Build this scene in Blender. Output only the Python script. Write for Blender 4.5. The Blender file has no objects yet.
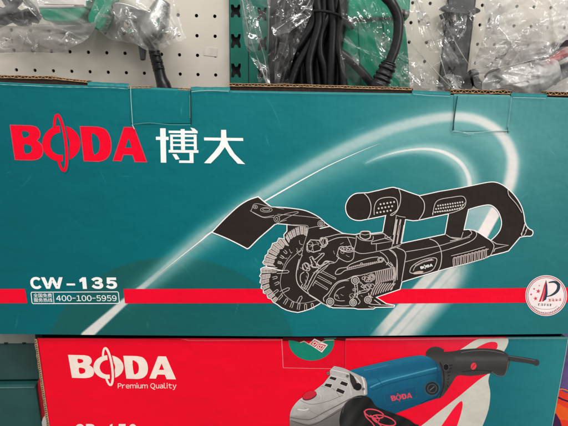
import bpy, math, random
import numpy as np
from mathutils import Vector, Matrix, noise
from mathutils.geometry import delaunay_2d_cdt
random.seed(7)
S = bpy.context.scene
C = S.collection
# ------------------------------------------------------------------ camera
F, CX, CY = 438.0, 284.0, 213.0
def _n(v): return v.normalized()
Xw = _n(Vector((8500-CX, -(289-CY), -F)))
Dn = Vector((245-CX, -(1900-CY), -F)); Dn = _n(Dn - Dn.dot(Xw)*Xw)
Zw = -Dn
Yw = Zw.cross(Xw)
R = Matrix((Xw, Yw, Zw))
CAMD = 0.45
CAM = Vector((0, -CAMD, 0))
def U(px, py, Y=0.0):
    d = R @ Vector((px-CX, -(py-CY), -F))
    return CAM + d*((Y-CAM.y)/d.y)
RED_H = 0.17
CAM.z = RED_H - U(284, 335.5).z
def pj(p):
    q = R.transposed() @ (Vector(p)-CAM)
    return CX - q.x/q.z*F, CY + q.y/q.z*F
def mpp(Y): return (U(285, 213, Y)-U(284, 213, Y)).length

cd = bpy.data.cameras.new("camera"); cam = bpy.data.objects.new("camera", cd); C.objects.link(cam)
M4 = R.to_4x4(); M4.translation = CAM
cam.matrix_world = M4
cd.sensor_width = 36; cd.lens = F/568*36; cd.clip_start = 0.01; cd.clip_end = 100
S.camera = cam

# ------------------------------------------------------------------ helpers
def lin(c):
    return tuple(((v/255)/12.92 if v/255 <= .04045 else ((v/255+.055)/1.055)**2.4) for v in c)
def crop(x0, y0, s, pts): return [(x0+x/s, y0+y/s) for x, y in pts]
def cat_rom(pts, n=6, closed=False):
    P = list(pts)
    if len(P) < 3: return P
    out = []
    m = len(P)
    rng = range(m) if closed else range(m-1)
    for i in rng:
        if closed: a, b, c, d = P[(i-1) % m], P[i], P[(i+1) % m], P[(i+2) % m]
        else: a, b, c, d = P[max(i-1, 0)], P[i], P[i+1], P[min(i+2, m-1)]
        for k in range(n):
            t = k/n
            out.append(tuple(0.5*((2*b[j])+(-a[j]+c[j])*t+(2*a[j]-5*b[j]+4*c[j]-d[j])*t*t+(-a[j]+3*b[j]-3*c[j]+d[j])*t**3) for j in range(len(b))))
    if not closed: out.append(tuple(P[-1]))
    return out
def ell(cx, cy, rx, ry, n=40, rot=0, a0=0, a1=360):
    o = []
    full = abs(a1-a0) >= 360
    for i in range(n if full else n+1):
        a = math.radians(a0+(a1-a0)*i/n); x, y = rx*math.cos(a), ry*math.sin(a)
        r = math.radians(rot); o.append((cx+x*math.cos(r)-y*math.sin(r), cy+x*math.sin(r)+y*math.cos(r)))
    return o

# ------------------------------------------------------------------ materials
def newmat(name):
    m = bpy.data.materials.new(name); m.use_nodes = True
    nt = m.node_tree; b = nt.nodes['Principled BSDF']; return m, nt, b
def N(nt, t, **kw):
    n = nt.nodes.new(t)
    for k, v in kw.items():
        if k in n.inputs: n.inputs[k].default_value = v
        else: setattr(n, k, v)
    return n
def bump(nt, b, h, strength=.2, dist=.001, prev=None):
    bp = N(nt, 'ShaderNodeBump'); bp.inputs['Strength'].default_value = strength; bp.inputs['Distance'].default_value = dist
    nt.links.new(h, bp.inputs['Height'])
    if prev: nt.links.new(prev, bp.inputs['Normal'])
    nt.links.new(bp.outputs[0], b.inputs['Normal']); return bp.outputs[0]
def mat_print(name, rough=.42, flute=.22):
    m, nt, b = newmat(name)
    at = N(nt, 'ShaderNodeAttribute', attribute_name='Col')
    tc = N(nt, 'ShaderNodeTexCoord'); 
    nz = N(nt, 'ShaderNodeTexNoise', Scale=900.0, Detail=3.0)
    nt.links.new(tc.outputs['Object'], nz.inputs['Vector'])
    nz2 = N(nt, 'ShaderNodeTexNoise', Scale=14.0, Detail=4.0)
    nt.links.new(tc.outputs['Object'], nz2.inputs['Vector'])
    add = N(nt, 'ShaderNodeMath', operation='ADD'); nt.links.new(nz.outputs['Fac'], add.inputs[0]); nt.links.new(nz2.outputs['Fac'], add.inputs[1])
    mr = N(nt, 'ShaderNodeMapRange'); mr.inputs['From Min'].default_value = .6; mr.inputs['From Max'].default_value = 1.4
    mr.inputs['To Min'].default_value = .95; mr.inputs['To Max'].default_value = 1.05
    nt.links.new(add.outputs[0], mr.inputs['Value'])
    mx = N(nt, 'ShaderNodeVectorMath', operation='SCALE')
    nt.links.new(at.outputs['Color'], mx.inputs[0]); nt.links.new(mr.outputs[0], mx.inputs['Scale'])
    nt.links.new(mx.outputs[0], b.inputs['Base Color'])
    # flutes of the corrugated board telegraphing through the sheet: vertical ripples
    wv = N(nt, 'ShaderNodeTexWave', Scale=42.0, Distortion=1.2, Detail=2.0); wv.inputs['Detail Scale'].default_value = .6
    wv.bands_direction = 'X'; nt.links.new(tc.outputs['Object'], wv.inputs['Vector'])
    p = bump(nt, b, wv.outputs['Fac'], flute, .0004)
    p = bump(nt, b, nz2.outputs['Fac'], .7, .008, p)
    nz3 = N(nt, 'ShaderNodeTexNoise', Scale=260.0, Detail=2.0); nt.links.new(tc.outputs['Object'], nz3.inputs['Vector'])
    bump(nt, b, nz3.outputs['Fac'], .12, .0005, p)
    rr = N(nt, 'ShaderNodeMapRange'); rr.inputs['To Min'].default_value = rough-.08; rr.inputs['To Max'].default_value = rough+.1
    nt.links.new(nz2.outputs['Fac'], rr.inputs['Value']); nt.links.new(rr.outputs[0], b.inputs['Roughness'])
    b.inputs['Specular IOR Level'].default_value = .15
    return m
def mat_plain(name, col, rough=.5, metal=0, noise_amt=.12, nscale=60, bumps=.1, bdist=.001, spec=.5, col2=None):
    m, nt, b = newmat(name)
    tc = N(nt, 'ShaderNodeTexCoord'); nz = N(nt, 'ShaderNodeTexNoise', Scale=float(nscale), Detail=5.0)
    nt.links.new(tc.outputs['Object'], nz.inputs['Vector'])
    mix = N(nt, 'ShaderNodeMix', data_type='RGBA')
    a = lin(col); c2 = lin(col2) if col2 else tuple(v*(1-noise_amt*2) for v in a)
    mr = N(nt, 'ShaderNodeMapRange'); mr.inputs['From Min'].default_value = .35; mr.inputs['From Max'].default_value = .65
    nt.links.new(nz.outputs['Fac'], mr.inputs['Value']); nt.links.new(mr.outputs[0], mix.inputs[0])
    mix.inputs[6].default_value = (*a, 1); mix.inputs[7].default_value = (*c2, 1)
    nt.links.new(mix.outputs[2], b.inputs['Base Color'])
    b.inputs['Roughness'].default_value = rough; b.inputs['Metallic'].default_value = metal; b.inputs['Specular IOR Level'].default_value = spec
    bump(nt, b, nz.outputs['Fac'], bumps, bdist)
    return m
def mat_film(name, haze=.10, gloss=1.0, tint=(1, 1, 1), scale=30.0, bumpy=.22):
    m, nt, b = newmat(name); nt.nodes.remove(b)
    out = [n for n in nt.nodes if n.type == 'OUTPUT_MATERIAL'][0]
    tc = N(nt, 'ShaderNodeTexCoord')
    nz = N(nt, 'ShaderNodeTexNoise', Scale=scale, Detail=3.0, Distortion=2.2); nz.noise_type = 'RIDGED_MULTIFRACTAL'
    nt.links.new(tc.outputs['Object'], nz.inputs['Vector'])
    bp = N(nt, 'ShaderNodeBump', Strength=bumpy, Distance=.0025); nt.links.new(nz.outputs['Fac'], bp.inputs['Height'])
    tr = N(nt, 'ShaderNodeBsdfTransparent', Color=(*[.985*t for t in tint], 1))
    gl = N(nt, 'ShaderNodeBsdfAnisotropic', Roughness=.085, Color=(1, 1, 1, 1)); nt.links.new(bp.outputs[0], gl.inputs['Normal'])
    df = N(nt, 'ShaderNodeBsdfDiffuse', Color=(.8, .79, .77, 1)); nt.links.new(bp.outputs[0], df.inputs['Normal'])
    fr = N(nt, 'ShaderNodeFresnel', IOR=1.45); nt.links.new(bp.outputs[0], fr.inputs['Normal'])
    ms = N(nt, 'ShaderNodeTexNoise', Scale=24.0, Detail=2.0, Distortion=.6); nt.links.new(tc.outputs['Object'], ms.inputs['Vector'])
    mk = N(nt, 'ShaderNodeMapRange'); mk.inputs['From Min'].default_value = .46; mk.inputs['From Max'].default_value = .62; mk.inputs['To Min'].default_value = .22*gloss; mk.inputs['To Max'].default_value = 2.3*gloss
    nt.links.new(ms.outputs['Fac'], mk.inputs['Value'])
    g = N(nt, 'ShaderNodeMath', operation='MULTIPLY', use_clamp=True); nt.links.new(fr.outputs[0], g.inputs[0]); nt.links.new(mk.outputs[0], g.inputs[1])
    hz = N(nt, 'ShaderNodeTexNoise', Scale=16.0, Detail=5.0, Distortion=.8); nt.links.new(tc.outputs['Object'], hz.inputs['Vector'])
    h = N(nt, 'ShaderNodeMapRange'); h.inputs['From Min'].default_value = .40; h.inputs['From Max'].default_value = .72
    h.inputs['To Min'].default_value = haze*.35; h.inputs['To Max'].default_value = haze*2.2; nt.links.new(hz.outputs['Fac'], h.inputs['Value'])
    m1 = N(nt, 'ShaderNodeMixShader'); nt.links.new(h.outputs[0], m1.inputs[0]); nt.links.new(tr.outputs[0], m1.inputs[1]); nt.links.new(df.outputs[0], m1.inputs[2])
    m2 = N(nt, 'ShaderNodeMixShader'); nt.links.new(g.outputs[0], m2.inputs[0]); nt.links.new(m1.outputs[0], m2.inputs[1]); nt.links.new(gl.outputs[0], m2.inputs[2])
    nt.links.new(m2.outputs[0], out.inputs['Surface'])
    return m
PR = mat_print('printed_card')
KRAFT = mat_plain('kraft_board', (196, 158, 118), .9, noise_amt=.22, nscale=500, bumps=.3)
GAP = mat_plain('shadowed_board', (52, 36, 28), .95, noise_amt=.3, nscale=300)
DARKG = mat_plain('dark_green_card', (34, 84, 80), .55, noise_amt=.1, nscale=40)
TEALCARD = mat_plain('teal_card', (20, 112, 112), .5, noise_amt=.08, nscale=40)
REDCARD = mat_plain('red_card', (205, 15, 40), .5, noise_amt=.08, nscale=40)
PEG = mat_plain('cream_enamel', (220, 213, 200), .42, noise_amt=.05, nscale=9, bumps=.05)
BLACKR = mat_plain('black_rubber', (30, 30, 32), .33, noise_amt=.25, nscale=220, bumps=.35, bdist=.0008)
BLACKM = mat_plain('matt_black', (10, 10, 10), .8)
GREENP = mat_plain('green_moulded_plastic', (0, 146, 114), .33, noise_amt=.06, nscale=90, bumps=.12)
GREENE = mat_plain('green_enamel_steel', (0, 108, 92), .4, noise_amt=.07, nscale=40)
GREYM = mat_plain('grey_enamel_steel', (78, 80, 82), .42, noise_amt=.12, nscale=60)
PALEM = mat_plain('pale_grey_strip', (140, 138, 134), .4)
ALU = mat_plain('cast_aluminium', (176, 176, 174), .32, metal=.85, noise_amt=.12, nscale=120, bumps=.3)
STEEL = mat_plain('bright_steel', (205, 205, 205), .2, metal=1)
PAPER = mat_plain('paper_label', (222, 218, 212), .7, noise_amt=.03)
REDP = mat_plain('red_plastic', (200, 34, 40), .35)
FILM = mat_film('clear_poly_film', .05, 1.0)
FILMH = mat_film('cloudy_poly_film', .11, 1.0)
FOLD = mat_film('folded_poly_film', .30, 1.6)

# ------------------------------------------------------------------ object makers
def meshobj(name, verts, faces, mat, parent=None, cols=None, smooth=False):
    me = bpy.data.meshes.new(name); me.from_pydata([tuple(v) for v in verts], [], faces)
    if cols is not None:
        ca = me.color_attributes.new('Col', 'FLOAT_COLOR', 'POINT')
        a = np.ones((len(verts), 4), np.float32); a[:, :3] = np.asarray(cols, np.float32); ca.data.foreach_set('color', a.ravel())
    me.materials.append(mat)
    if smooth: me.polygons.foreach_set('use_smooth', [True]*len(me.polygons))
    me.update()
    o = bpy.data.objects.new(name, me); C.objects.link(o)
    if parent:
        o.parent = parent
        o.matrix_parent_inverse = Matrix.Translation(-world_loc(parent))
    return o
def world_loc(o):
    return Vector(o.get('_w', (0, 0, 0)))
def thing(name, label, cat, loc=(0, 0, 0), group=None):
    o = bpy.data.objects.new(name, None); C.objects.link(o); o.location = loc; o['_w'] = tuple(loc)
    o.empty_display_size = .02
    o['label'] = label; o['category'] = cat
    if group: o['group'] = group
    return o
def tag(o, label, cat, group=None):
    o['label'] = label; o['category'] = cat
    if group: o['group'] = group
    return o

class Sheet:
    """Collects printed 2-D shapes lying on one board face (plane y = Y) and links them as one mesh."""
    def __init__(s, Y, layer=1): s.Y = Y; s.v = []; s.f = []; s.c = []; s.layer = layer
    def _pt(s, x, y, L): return U(x, y, s.Y - L*0.00012)
    def fill(s, poly, col, holes=(), step=None, L=None):
        L = s.layer if L is None else L
        pts = [Vector(p) for p in poly]; edges = [(i, (i+1) % len(poly)) for i in range(len(poly))]
        for h in holes:
            b = len(pts); pts += [Vector(p) for p in h]; edges += [(b+i, b+(i+1) % len(h)) for i in range(len(h))]
        if step:
            xs = [p.x for p in pts]; ys = [p.y for p in pts]
            y = min(ys)+step/2; r = 0
            while y < max(ys):
                x = min(xs)+step/2*(1+(r % 2)*.5)
                while x < max(xs): pts.append(Vector((x, y))); x += step
                y += step*.87; r += 1
        # mark interior by winding: even-odd test on triangle centroids
        vo, eo, fo, *_ = delaunay_2d_cdt(pts, edges, [], 0, 1e-5)
        b = len(s.v)
        loops = [poly]+list(holes)
        LP = [np.array(l) for l in loops]
        cen = np.array([[sum(vo[i].x for i in f)/3, sum(vo[i].y for i in f)/3] for f in fo])
        ins = np.zeros(len(cen), bool)
        for l in LP:
            x1, y1 = l[:, 0], l[:, 1]; x2, y2 = np.roll(x1, -1), np.roll(y1, -1)
            for a, bb, cc, dd in zip(x1, y1, x2, y2):
                if bb == dd: continue
                k = ((bb > cen[:, 1]) != (dd > cen[:, 1])) & (cen[:, 0] < (cc-a)*(cen[:, 1]-bb)/(dd-bb)+a)
                ins ^= k
        used = sorted({i for f, k in zip(fo, ins) if k for i in f}); mp = {i: b+n for n, i in enumerate(used)}
        for i in used:
            x, y = vo[i].x, vo[i].y; s.v.append(s._pt(x, y, L)); s.c.append(lin(col(x, y)) if callable(col) else lin(col))
        for f, k in zip(fo, ins):
            if k: s.f.append([mp[i] for i in f][::-1])
        s._fixn = True
        return s
    def line(s, pts, w, col=(240, 238, 236), closed=False, L=None, smooth=0, taper=None):
        L = s.layer+1 if L is None else L
        if smooth: pts = cat_rom(pts, smooth, closed)
        n = len(pts)
        if n < 2: return s
        b = len(s.v)
        for i, p in enumerate(pts):
            p = Vector(p[:2])
            if closed: a, c = Vector(pts[i-1][:2]), Vector(pts[(i+1) % n][:2])
            else: a = Vector(pts[max(i-1, 0)][:2]); c = Vector(pts[min(i+1, n-1)][:2])
            d1 = (p-a); d2 = (c-p)
            d1 = d1.normalized() if d1.length > 1e-6 else d2.normalized()
            d2 = d2.normalized() if d2.length > 1e-6 else d1
            t = (d1+d2); t = t.normalized() if t.length > .2 else d1
            nn = Vector((-t.y, t.x)); k = 1/max(.5, nn.dot(Vector((-d1.y, d1.x))))
            ww = w*(taper(i/(n-1)) if taper else 1)
            q1 = p+nn*ww/2*k; q2 = p-nn*ww/2*k
            cc = lin(col(p.x, p.y)) if callable(col) else lin(col)
            s.v += [s._pt(q1.x, q1.y, L), s._pt(q2.x, q2.y, L)]; s.c += [cc, cc]
        for i in range(n if closed else n-1):
            j = (i+1) % n
            s.f.append([b+2*i, b+2*j, b+2*j+1, b+2*i+1])
        return s
    def text(s, txt, x0, y0, x1, y1, col, bold=0.0, shear=0.0, L=None, slope=0.0, lean=0.0):
        L = s.layer if L is None else L
        cu = bpy.data.curves.new('t', 'FONT'); cu.body = txt; cu.offset = bold; cu.resolution_u = 4; cu.fill_mode = 'FRONT'
        ob = bpy.data.objects.new('t', cu); C.objects.link(ob)
        dg = bpy.context.evaluated_depsgraph_get(); dg.update()
        me = bpy.data.meshes.new_from_object(ob.evaluated_get(dg))
        vs = [v.co.copy() for v in me.vertices]; fs = [list(p.vertices) for p in me.polygons]
        bpy.data.objects.remove(ob); bpy.data.curves.remove(cu); bpy.data.meshes.remove(me)
        if not vs: return s
        ax, bx = min(v.x for v in vs), max(v.x for v in vs); ay, by = min(v.y for v in vs), max(v.y for v in vs)
        b = len(s.v)
        for v in vs:
            u = (v.x-ax)/(bx-ax); w = (v.y-ay)/(by-ay)
            x = x0+u*(x1-x0)+lean*(1-w)*(y1-y0); y = y1-w*(y1-y0)+slope*(x-x0)
            s.v.append(s._pt(x, y, L)); s.c.append(lin(col))
        s.f += [[b+i for i in f] for f in fs]
        return s
    def grotesk(s, txt, x0, y0, x1, y1, col, bold=0.0, gap=.09, space=.3, L=None, lean=0.0, ref=None):
        """one line set in the wide sans glyphs (full-width forms), re-spaced proportionally"""
        L = s.layer if L is None else L
        glyphs = []; pen = 0
        for ch in txt:
            if ch == ' ': pen += space; continue
            cu = bpy.data.curves.new('t', 'FONT'); cu.body = chr(ord(ch)+0xFEE0) if 33 <= ord(ch) <= 126 else ch; cu.offset = bold; cu.resolution_u = 4; cu.fill_mode = 'FRONT'
            ob = bpy.data.objects.new('t', cu); C.objects.link(ob); dg = bpy.context.evaluated_depsgraph_get(); dg.update()
            me = bpy.data.meshes.new_from_object(ob.evaluated_get(dg)); vs = [v.co.copy() for v in me.vertices]; fs = [list(p.vertices) for p in me.polygons]
            bpy.data.objects.remove(ob); bpy.data.curves.remove(cu); bpy.data.meshes.remove(me)
            if not vs: continue
            ax = min(v.x for v in vs); bx = max(v.x for v in vs); k = .55 if ch == '-' else 1
            glyphs.append(([(pen+(v.x-ax)*k, v.y) for v in vs], fs)); pen += (bx-ax)*k+gap
        ys = [q[1] for g in glyphs for q in g[0]]; ay, by = min(ys), max(ys); W = pen-gap
        for vs, fs in glyphs:
            b = len(s.v)
            for x, y in vs:
                w = (y-ay)/(by-ay); s.v.append(s._pt(x0+x/W*(x1-x0)+lean*(1-w)*(y1-y0), y1-w*(y1-y0), L)); s.c.append(lin(col))
            s.f += [[b+i for i in f] for f in fs]
        return s
    def obj(s, name, parent=None, mat=None):
        # all faces turned towards the viewer side (-y)
        V = s.v; F_ = []
        for f in s.f:
            a, b_, c = V[f[0]], V[f[1]], V[f[2]]
            F_.append(f if (b_-a).cross(c-a).y < 0 else f[::-1])
        return meshobj(name, V, F_, mat or PR, parent, s.c)

def grid_sheet(name, xs, yfun, ny, colfun, Y, parent, off=0.0, mat=None, tilt=None):
    """A board face as a fine grid, colour printed per vertex; yfun(x)->(top,bottom) in face coordinates."""
    xs = np.asarray(xs); nx = len(xs); tops, bots = [], []
    for x in xs: a, b = yfun(x); tops.append(a); bots.append(b)
    tops, bots = np.array(tops), np.array(bots)
    t = np.linspace(0, 1, ny)[:, None]
    PX = np.broadcast_to(xs, (ny, nx)); PY = tops+(bots-tops)*t
    d = np.stack([PX-CX, -(PY-CY), np.full_like(PY, -F)], -1) @ np.array(R).T
    yy = Y-off+(tilt(PX, PY) if tilt else 0)
    k = (yy-CAM.y)/d[..., 1]
    P = np.array(CAM)+d*k[..., None]
    cols = colfun(PX, PY)/255.0
    cols = np.where(cols <= .04045, cols/12.92, ((np.clip(cols, 0, 1)+.055)/1.055)**2.4)
    me = bpy.data.meshes.new(name)
    idx = np.arange(ny*nx).reshape(ny, nx)
    q = np.stack([idx[:-1, :-1], idx[1:, :-1], idx[1:, 1:], idx[:-1, 1:]], -1).reshape(-1, 4)
    me.vertices.add(ny*nx); me.vertices.foreach_set('co', P.reshape(-1).astype(np.float32))
    me.loops.add(q.size); me.loops.foreach_set('vertex_index', q.reshape(-1).astype(np.int32))
    me.polygons.add(len(q)); me.polygons.foreach_set('loop_start', np.arange(0, q.size, 4, dtype=np.int32))
    me.update(calc_edges=True); me.validate()
    ca = me.color_attributes.new('Col', 'FLOAT_COLOR', 'POINT'); a = np.ones((ny*nx, 4), np.float32); a[:, :3] = cols.reshape(-1, 3); ca.data.foreach_set('color', a.ravel())
    me.materials.append(mat or PR)
    me.polygons.foreach_set('use_smooth', [True]*len(me.polygons))
    o = bpy.data.objects.new(name, me); C.objects.link(o)
    if parent: o.parent = parent; o.matrix_parent_inverse = Matrix.Translation(-world_loc(parent))
    return o

def slab(name, front, Y0, Y1, mat, parent=None, bevel=0.0):
    """Prism: outline in face coordinates on plane Y0, pushed straight back to Y1."""
    P = [U(x, y, Y0) for x, y in front]; n = len(P)
    V = P+[Vector((p.x, Y1, p.z)) for p in P]
    Fc = [list(range(n)), list(range(2*n-1, n-1, -1))]+[[i, n+i, n+(i+1) % n, (i+1) % n] for i in range(n)]
    a = sum(P[i].x*P[(i+1) % n].z-P[(i+1) % n].x*P[i].z for i in range(n))
    if a < 0: Fc = [f[::-1] for f in Fc]
    o = meshobj(name, V, Fc, mat, parent)
    if bevel:
        b = o.modifiers.new('bevel', 'BEVEL'); b.width = bevel; b.segments = 5; b.limit_method = 'ANGLE'
    return o
def tube(name, pts, rad, mat, parent=None, seg=12, smooth=5, ribs=None, cap=True):
    """pts: (px,py,Y[,r_scale]); rad in photo pixels at that depth."""
    q = [(p[0], p[1], p[2], p[3] if len(p) > 3 else 1.0) for p in pts]
    q = cat_rom(q, smooth) if len(q) > 2 else q
    W = [U(a, b, c) for a, b, c, _ in q]; rr = [rad*mpp(c)*k for a, b, c, k in q]
    V, Fc = [], []; n = len(W); up = None
    for i in range(n):
        t = (W[min(i+1, n-1)]-W[max(i-1, 0)]).normalized()
        if up is None: up = t.orthogonal().normalized()
        up = (up-up.dot(t)*t).normalized(); sd = t.cross(up)
        r = rr[i]*(ribs(i/(n-1)) if ribs else 1)
        for k in range(seg):
            a = 2*math.pi*k/seg; V.append(W[i]+(up*math.cos(a)+sd*math.sin(a))*r)
    for i in range(n-1):
        for k in range(seg):
            a, b = i*seg+k, i*seg+(k+1) % seg; Fc.append([a, b, b+seg, a+seg])
    if cap: Fc += [list(range(seg))[::-1], [(n-1)*seg+k for k in range(seg)]]
    return meshobj(name, V, Fc, mat, parent, smooth=True)
def box_world(name, x0, x1, y0, y1, z0, z1, mat, parent=None, bevel=0.0):
    V = [(x, y, z) for x in (x0, x1) for y in (y0, y1) for z in (z0, z1)]
    Fc = [[0, 1, 3, 2], [4, 6, 7, 5], [0, 4, 5, 1], [2, 3, 7, 6], [0, 2, 6, 4], [1, 5, 7, 3]]
    o = meshobj(name, V, Fc, mat, parent)
    if bevel:
        b = o.modifiers.new('bevel', 'BEVEL'); b.width = bevel; b.segments = 2
    return o

# ================================================================== SETTING
shelf = box_world('shelf_board', -.75, .75, -.03, .215, -.02, 0, mat_plain('shelf_enamel', (150, 150, 146), .5)); shelf['kind'] = 'structure'

# ================================================================== BIG CARTON
TOPC = [(-30, 80.5), (0, 82), (40, 84), (88, 85.5), (128, 87.3), (190, 90.2), (230, 90.5), (320, 92), (413, 93.5), (452, 95), (512, 96), (568, 97.8), (604, 98.6)]
BOTC = [(-30, 333.5), (0, 334), (130, 335.2), (300, 336.5), (430, 335.2), (568, 333.8), (604, 333.4)]
def ip(tab, x): return float(np.interp(x, [a for a, b in tab], [b for a, b in tab]))
def seg_dist(PX, PY, pts):
    """distance to polyline, and running parameter 0..1 of the closest point"""
    best = np.full(PX.shape, 1e9); par = np.zeros(PX.shape); side = np.zeros(PX.shape)
    L = [0]
    for a, b in zip(pts[:-1], pts[1:]): L.append(L[-1]+math.hypot(b[0]-a[0], b[1]-a[1]))
    for i, (a, b) in enumerate(zip(pts[:-1], pts[1:])):
        dx, dy = b[0]-a[0], b[1]-a[1]; l2 = dx*dx+dy*dy
        t = np.clip(((PX-a[0])*dx+(PY-a[1])*dy)/l2, 0, 1)
        ex, ey = PX-(a[0]+t*dx), PY-(a[1]+t*dy); dd = np.hypot(ex, ey)
        k = dd < best
        best = np.where(k, dd, best); par = np.where(k, (L[i]+t*math.sqrt(l2))/L[-1], par)
        side = np.where(k, np.sign(dx*ey-dy*ex), side)
    return best, par, side
def sm(a, b, x): t = np.clip((x-a)/(b-a), 0, 1); return t*t*(3-2*t)
ARC1 = cat_rom([(150, 281), (175, 259), (205, 235), (240, 211), (270, 193.5), (300, 176), (330, 160), (360, 146), (390, 134), (420, 125), (448, 120), (472, 121), (492, 129), (506, 143), (512.5, 160), (511, 178), (506, 193), (497, 210)], 6)
ARC1W = [(0, 1.5), (.1, 2.5), (.3, 5), (.5, 6.5), (.7, 5.5), (.82, 5.5), (.9, 6.8), (1, 6.8)]
ARC2 = cat_rom([(366, 163), (380, 157), (400, 151.5), (422, 149), (440, 151), (454, 157.5), (463, 166), (468.5, 177), (470, 190), (469, 202)], 6)
def paint_big(PX, PY):
    f = lambda c: np.array(c, float)
    def mix(a, b, t): return a+(b-a)*t[..., None]
    x = PX
    base = np.stack([np.interp(x, [0, 200, 330, 568], [0, 0, 15, 34]), np.interp(x, [0, 200, 330, 568], [95, 106, 112, 111]), np.interp(x, [0, 200, 330, 568], [103, 113, 119, 115])], -1)  # rightward fade: part printed gradient, part painted sheen
    # sheen at the upper right, painted into the face colour
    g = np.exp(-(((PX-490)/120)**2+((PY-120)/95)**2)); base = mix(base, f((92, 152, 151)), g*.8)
    g = np.exp(-(((PX-210)/210)**2+((PY-85)/70)**2)); base = mix(base, f((30, 124, 128)), g*.42)
    # dark ghost hill
    e = ((PX-172)/125)**2+((PY-360)/103)**2
    base = mix(base, f((28, 90, 86)), (1-sm(.97, 1.03, e))*np.clip(.8-(PX-150)/420, .45, .8))
    # outer arc
    d, t, s = seg_dist(PX, PY, ARC1)
    w = np.interp(t, [a for a, b in ARC1W], [b for a, b in ARC1W])
    inner = s > 0
    halo = np.exp(-np.maximum(d-w*.6, 0)**2/(2*(np.where(inner, 13, 7)*np.interp(t, [0, .25, .8, 1], [.5, 1, 1, .7]))**2))
    base = mix(base, f((140, 188, 186)), halo*np.interp(t, [0, .15, .6, .9, 1], [.35, .62, .6, .5, .35]))
    off = np.interp(t, [0, .1, .3, .6, .78, .9, 1], [0, 1.5, 3.2, 4.2, 2.5, 0, 0]); do = np.abs(d*s+off)
    core = 1-sm(w*.3, w*1.35, do)
    cc = np.interp(t, [0, .15, .4, .62, .8, 1], [.5, .4, .38, .5, .84, .96])
    base = mix(base, f((236, 228, 224)), core*cc)
    # haze below the thin line
    # inner arc
    d, t, s = seg_dist(PX, PY, ARC2)
    w = np.interp(t, [0, .3, .6, 1], [.6, 1.2, 2.6, 3.6])
    halo = np.exp(-np.maximum(d-w, 0)**2/(2*(w*1.3+.6)**2)); base = mix(base, f((190, 215, 212)), halo*np.interp(t, [0, .2, 1], [.2, .6, .75]))
    core = 1-sm(w*.3, w*1.0, d); base = mix(base, f((248, 240, 236)), core*np.interp(t, [0, .2, 1], [.35, .75, .9]))
    base = mix(base, f((60, 140, 138)), np.exp(-(((PX-420)/45)**2+((PY-178)/14)**2))*.25)
    # light band at the lower left tail of the outer arc
    tail = [(86, 336), (103, 321), (125, 301.5), (150, 281), (180, 256), (205, 236)]
    d, t, s = seg_dist(PX, PY, tail)
    w = np.interp(t, [0, .3, .55, 1], [5.2, 3.6, 2.6, 2.6])
    base = mix(base, f((218, 216, 212)), (1-sm(w*np.interp(t, [0, .5, 1], [.8, .6, .2]), w*np.interp(t, [0, .5, 1], [1.12, 1.3, 1.8]), d))*np.interp(t, [0, .35, .7, 1], [1, 1, .9, .85]))
    base = mix(base, f((120, 170, 168)), np.exp(-np.maximum(d-w, 0)**2/50)*sm(.2, .7, t)*.6)
    # wide streak at the lower right
    u = (PX+.9*(PY-333)-373)/48
    k = np.interp(u, [-.35, -.04, .0, .24, .28, .34, .38, .52, .56, .62, .8, 1.15], [0, .14, .88, .95, .62, .58, .9, .93, .76, .9, .8, 0])
    k = k*sm(236, 262, PY)*sm(-60, -30, -np.abs(PX-420))
    base = mix(base, f((226, 219, 213)), k)
    # inside the handle loop
    reg = (PX > 462) & (PX < 504) & (PY > 202) & (PY < 243)
    bl = [(506, 196), (494, 214), (483.5, 233), (476, 246)]
    d, t, s = seg_dist(PX, PY, bl)
    haze = np.where(reg & (s > 0), 1.0, 0)*np.clip(.75+(PX-480)/100, .4, 1)
    base = mix(base, f((196, 212, 212)), haze*.95)
    base = np.where((reg & (s <= 0))[..., None], mix(base, f((70, 145, 142)), np.ones_like(PX)*.8), base)
    base = mix(base, f((245, 234, 230)), np.where(reg, 1-sm(5, 6, d), 0))
    # edges: pale worn board along the folds
    top = np.interp(PX, [a for a, b in TOPC], [b for a, b in TOPC])
    base = mix(base, f((120, 180, 178)), np.exp(-((PY-top)/1.0)**2)*.5)
    # fine scuffs, rubbed specks and shallow handling marks on the print
    rs = np.random.RandomState(5)
    for i in range(70):
        mx, my, th = rs.uniform(-20, 590), rs.uniform(90, 332), rs.uniform(0, 3.14); L_ = rs.uniform(1, 12)*(1 if i % 6 else 2.5)
        w_ = rs.uniform(.3, .6); a_ = rs.uniform(.06, .22); dk = rs.rand() < .4
        if PX.size < 10: continue
        c0, c1 = np.cos(th), np.sin(th); t_ = (PX-mx)*c0+(PY-my)*c1; d_ = -(PX-mx)*c1+(PY-my)*c0+.01*t_*t_*rs.uniform(-1, 1)
        k = np.exp(-(d_/w_)**2)*np.clip(1-np.abs(t_)/L_, 0, 1)*a_
        base = mix(base, f((30, 60, 62)) if dk else f((190, 215, 210)), k)
    for i in range(9):
        mx, my, rx_, ry_ = rs.uniform(0, 570), rs.uniform(100, 325), rs.uniform(8, 40), rs.uniform(4, 16)
        base = mix(base, f((150, 190, 188)) if i % 2 else f((10, 70, 76)), np.exp(-((PX-mx)/rx_)**2-((PY-my)/ry_)**2)*.07)
    return base
def paint_at(x, y):
    c = paint_big(np.array([[float(x)]]), np.array([[float(y)]]))[0, 0]
    return tuple(c)

bx0, bx1 = U(-24, 335).x, U(598, 300).x
zb = RED_H+.0012
topz = U(284, 91.2).z
BOXD = .115
big = thing('tool_carton', 'wide teal carton with a line drawing of a saw, lying on the red carton', 'carton', ((bx0+bx1)/2, 0, zb))
fp = grid_sheet('front_panel', np.linspace(-24, 598, 640), lambda x: (ip(TOPC, x), ip(BOTC, x)), 330, paint_big, 0.0, big)
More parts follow.
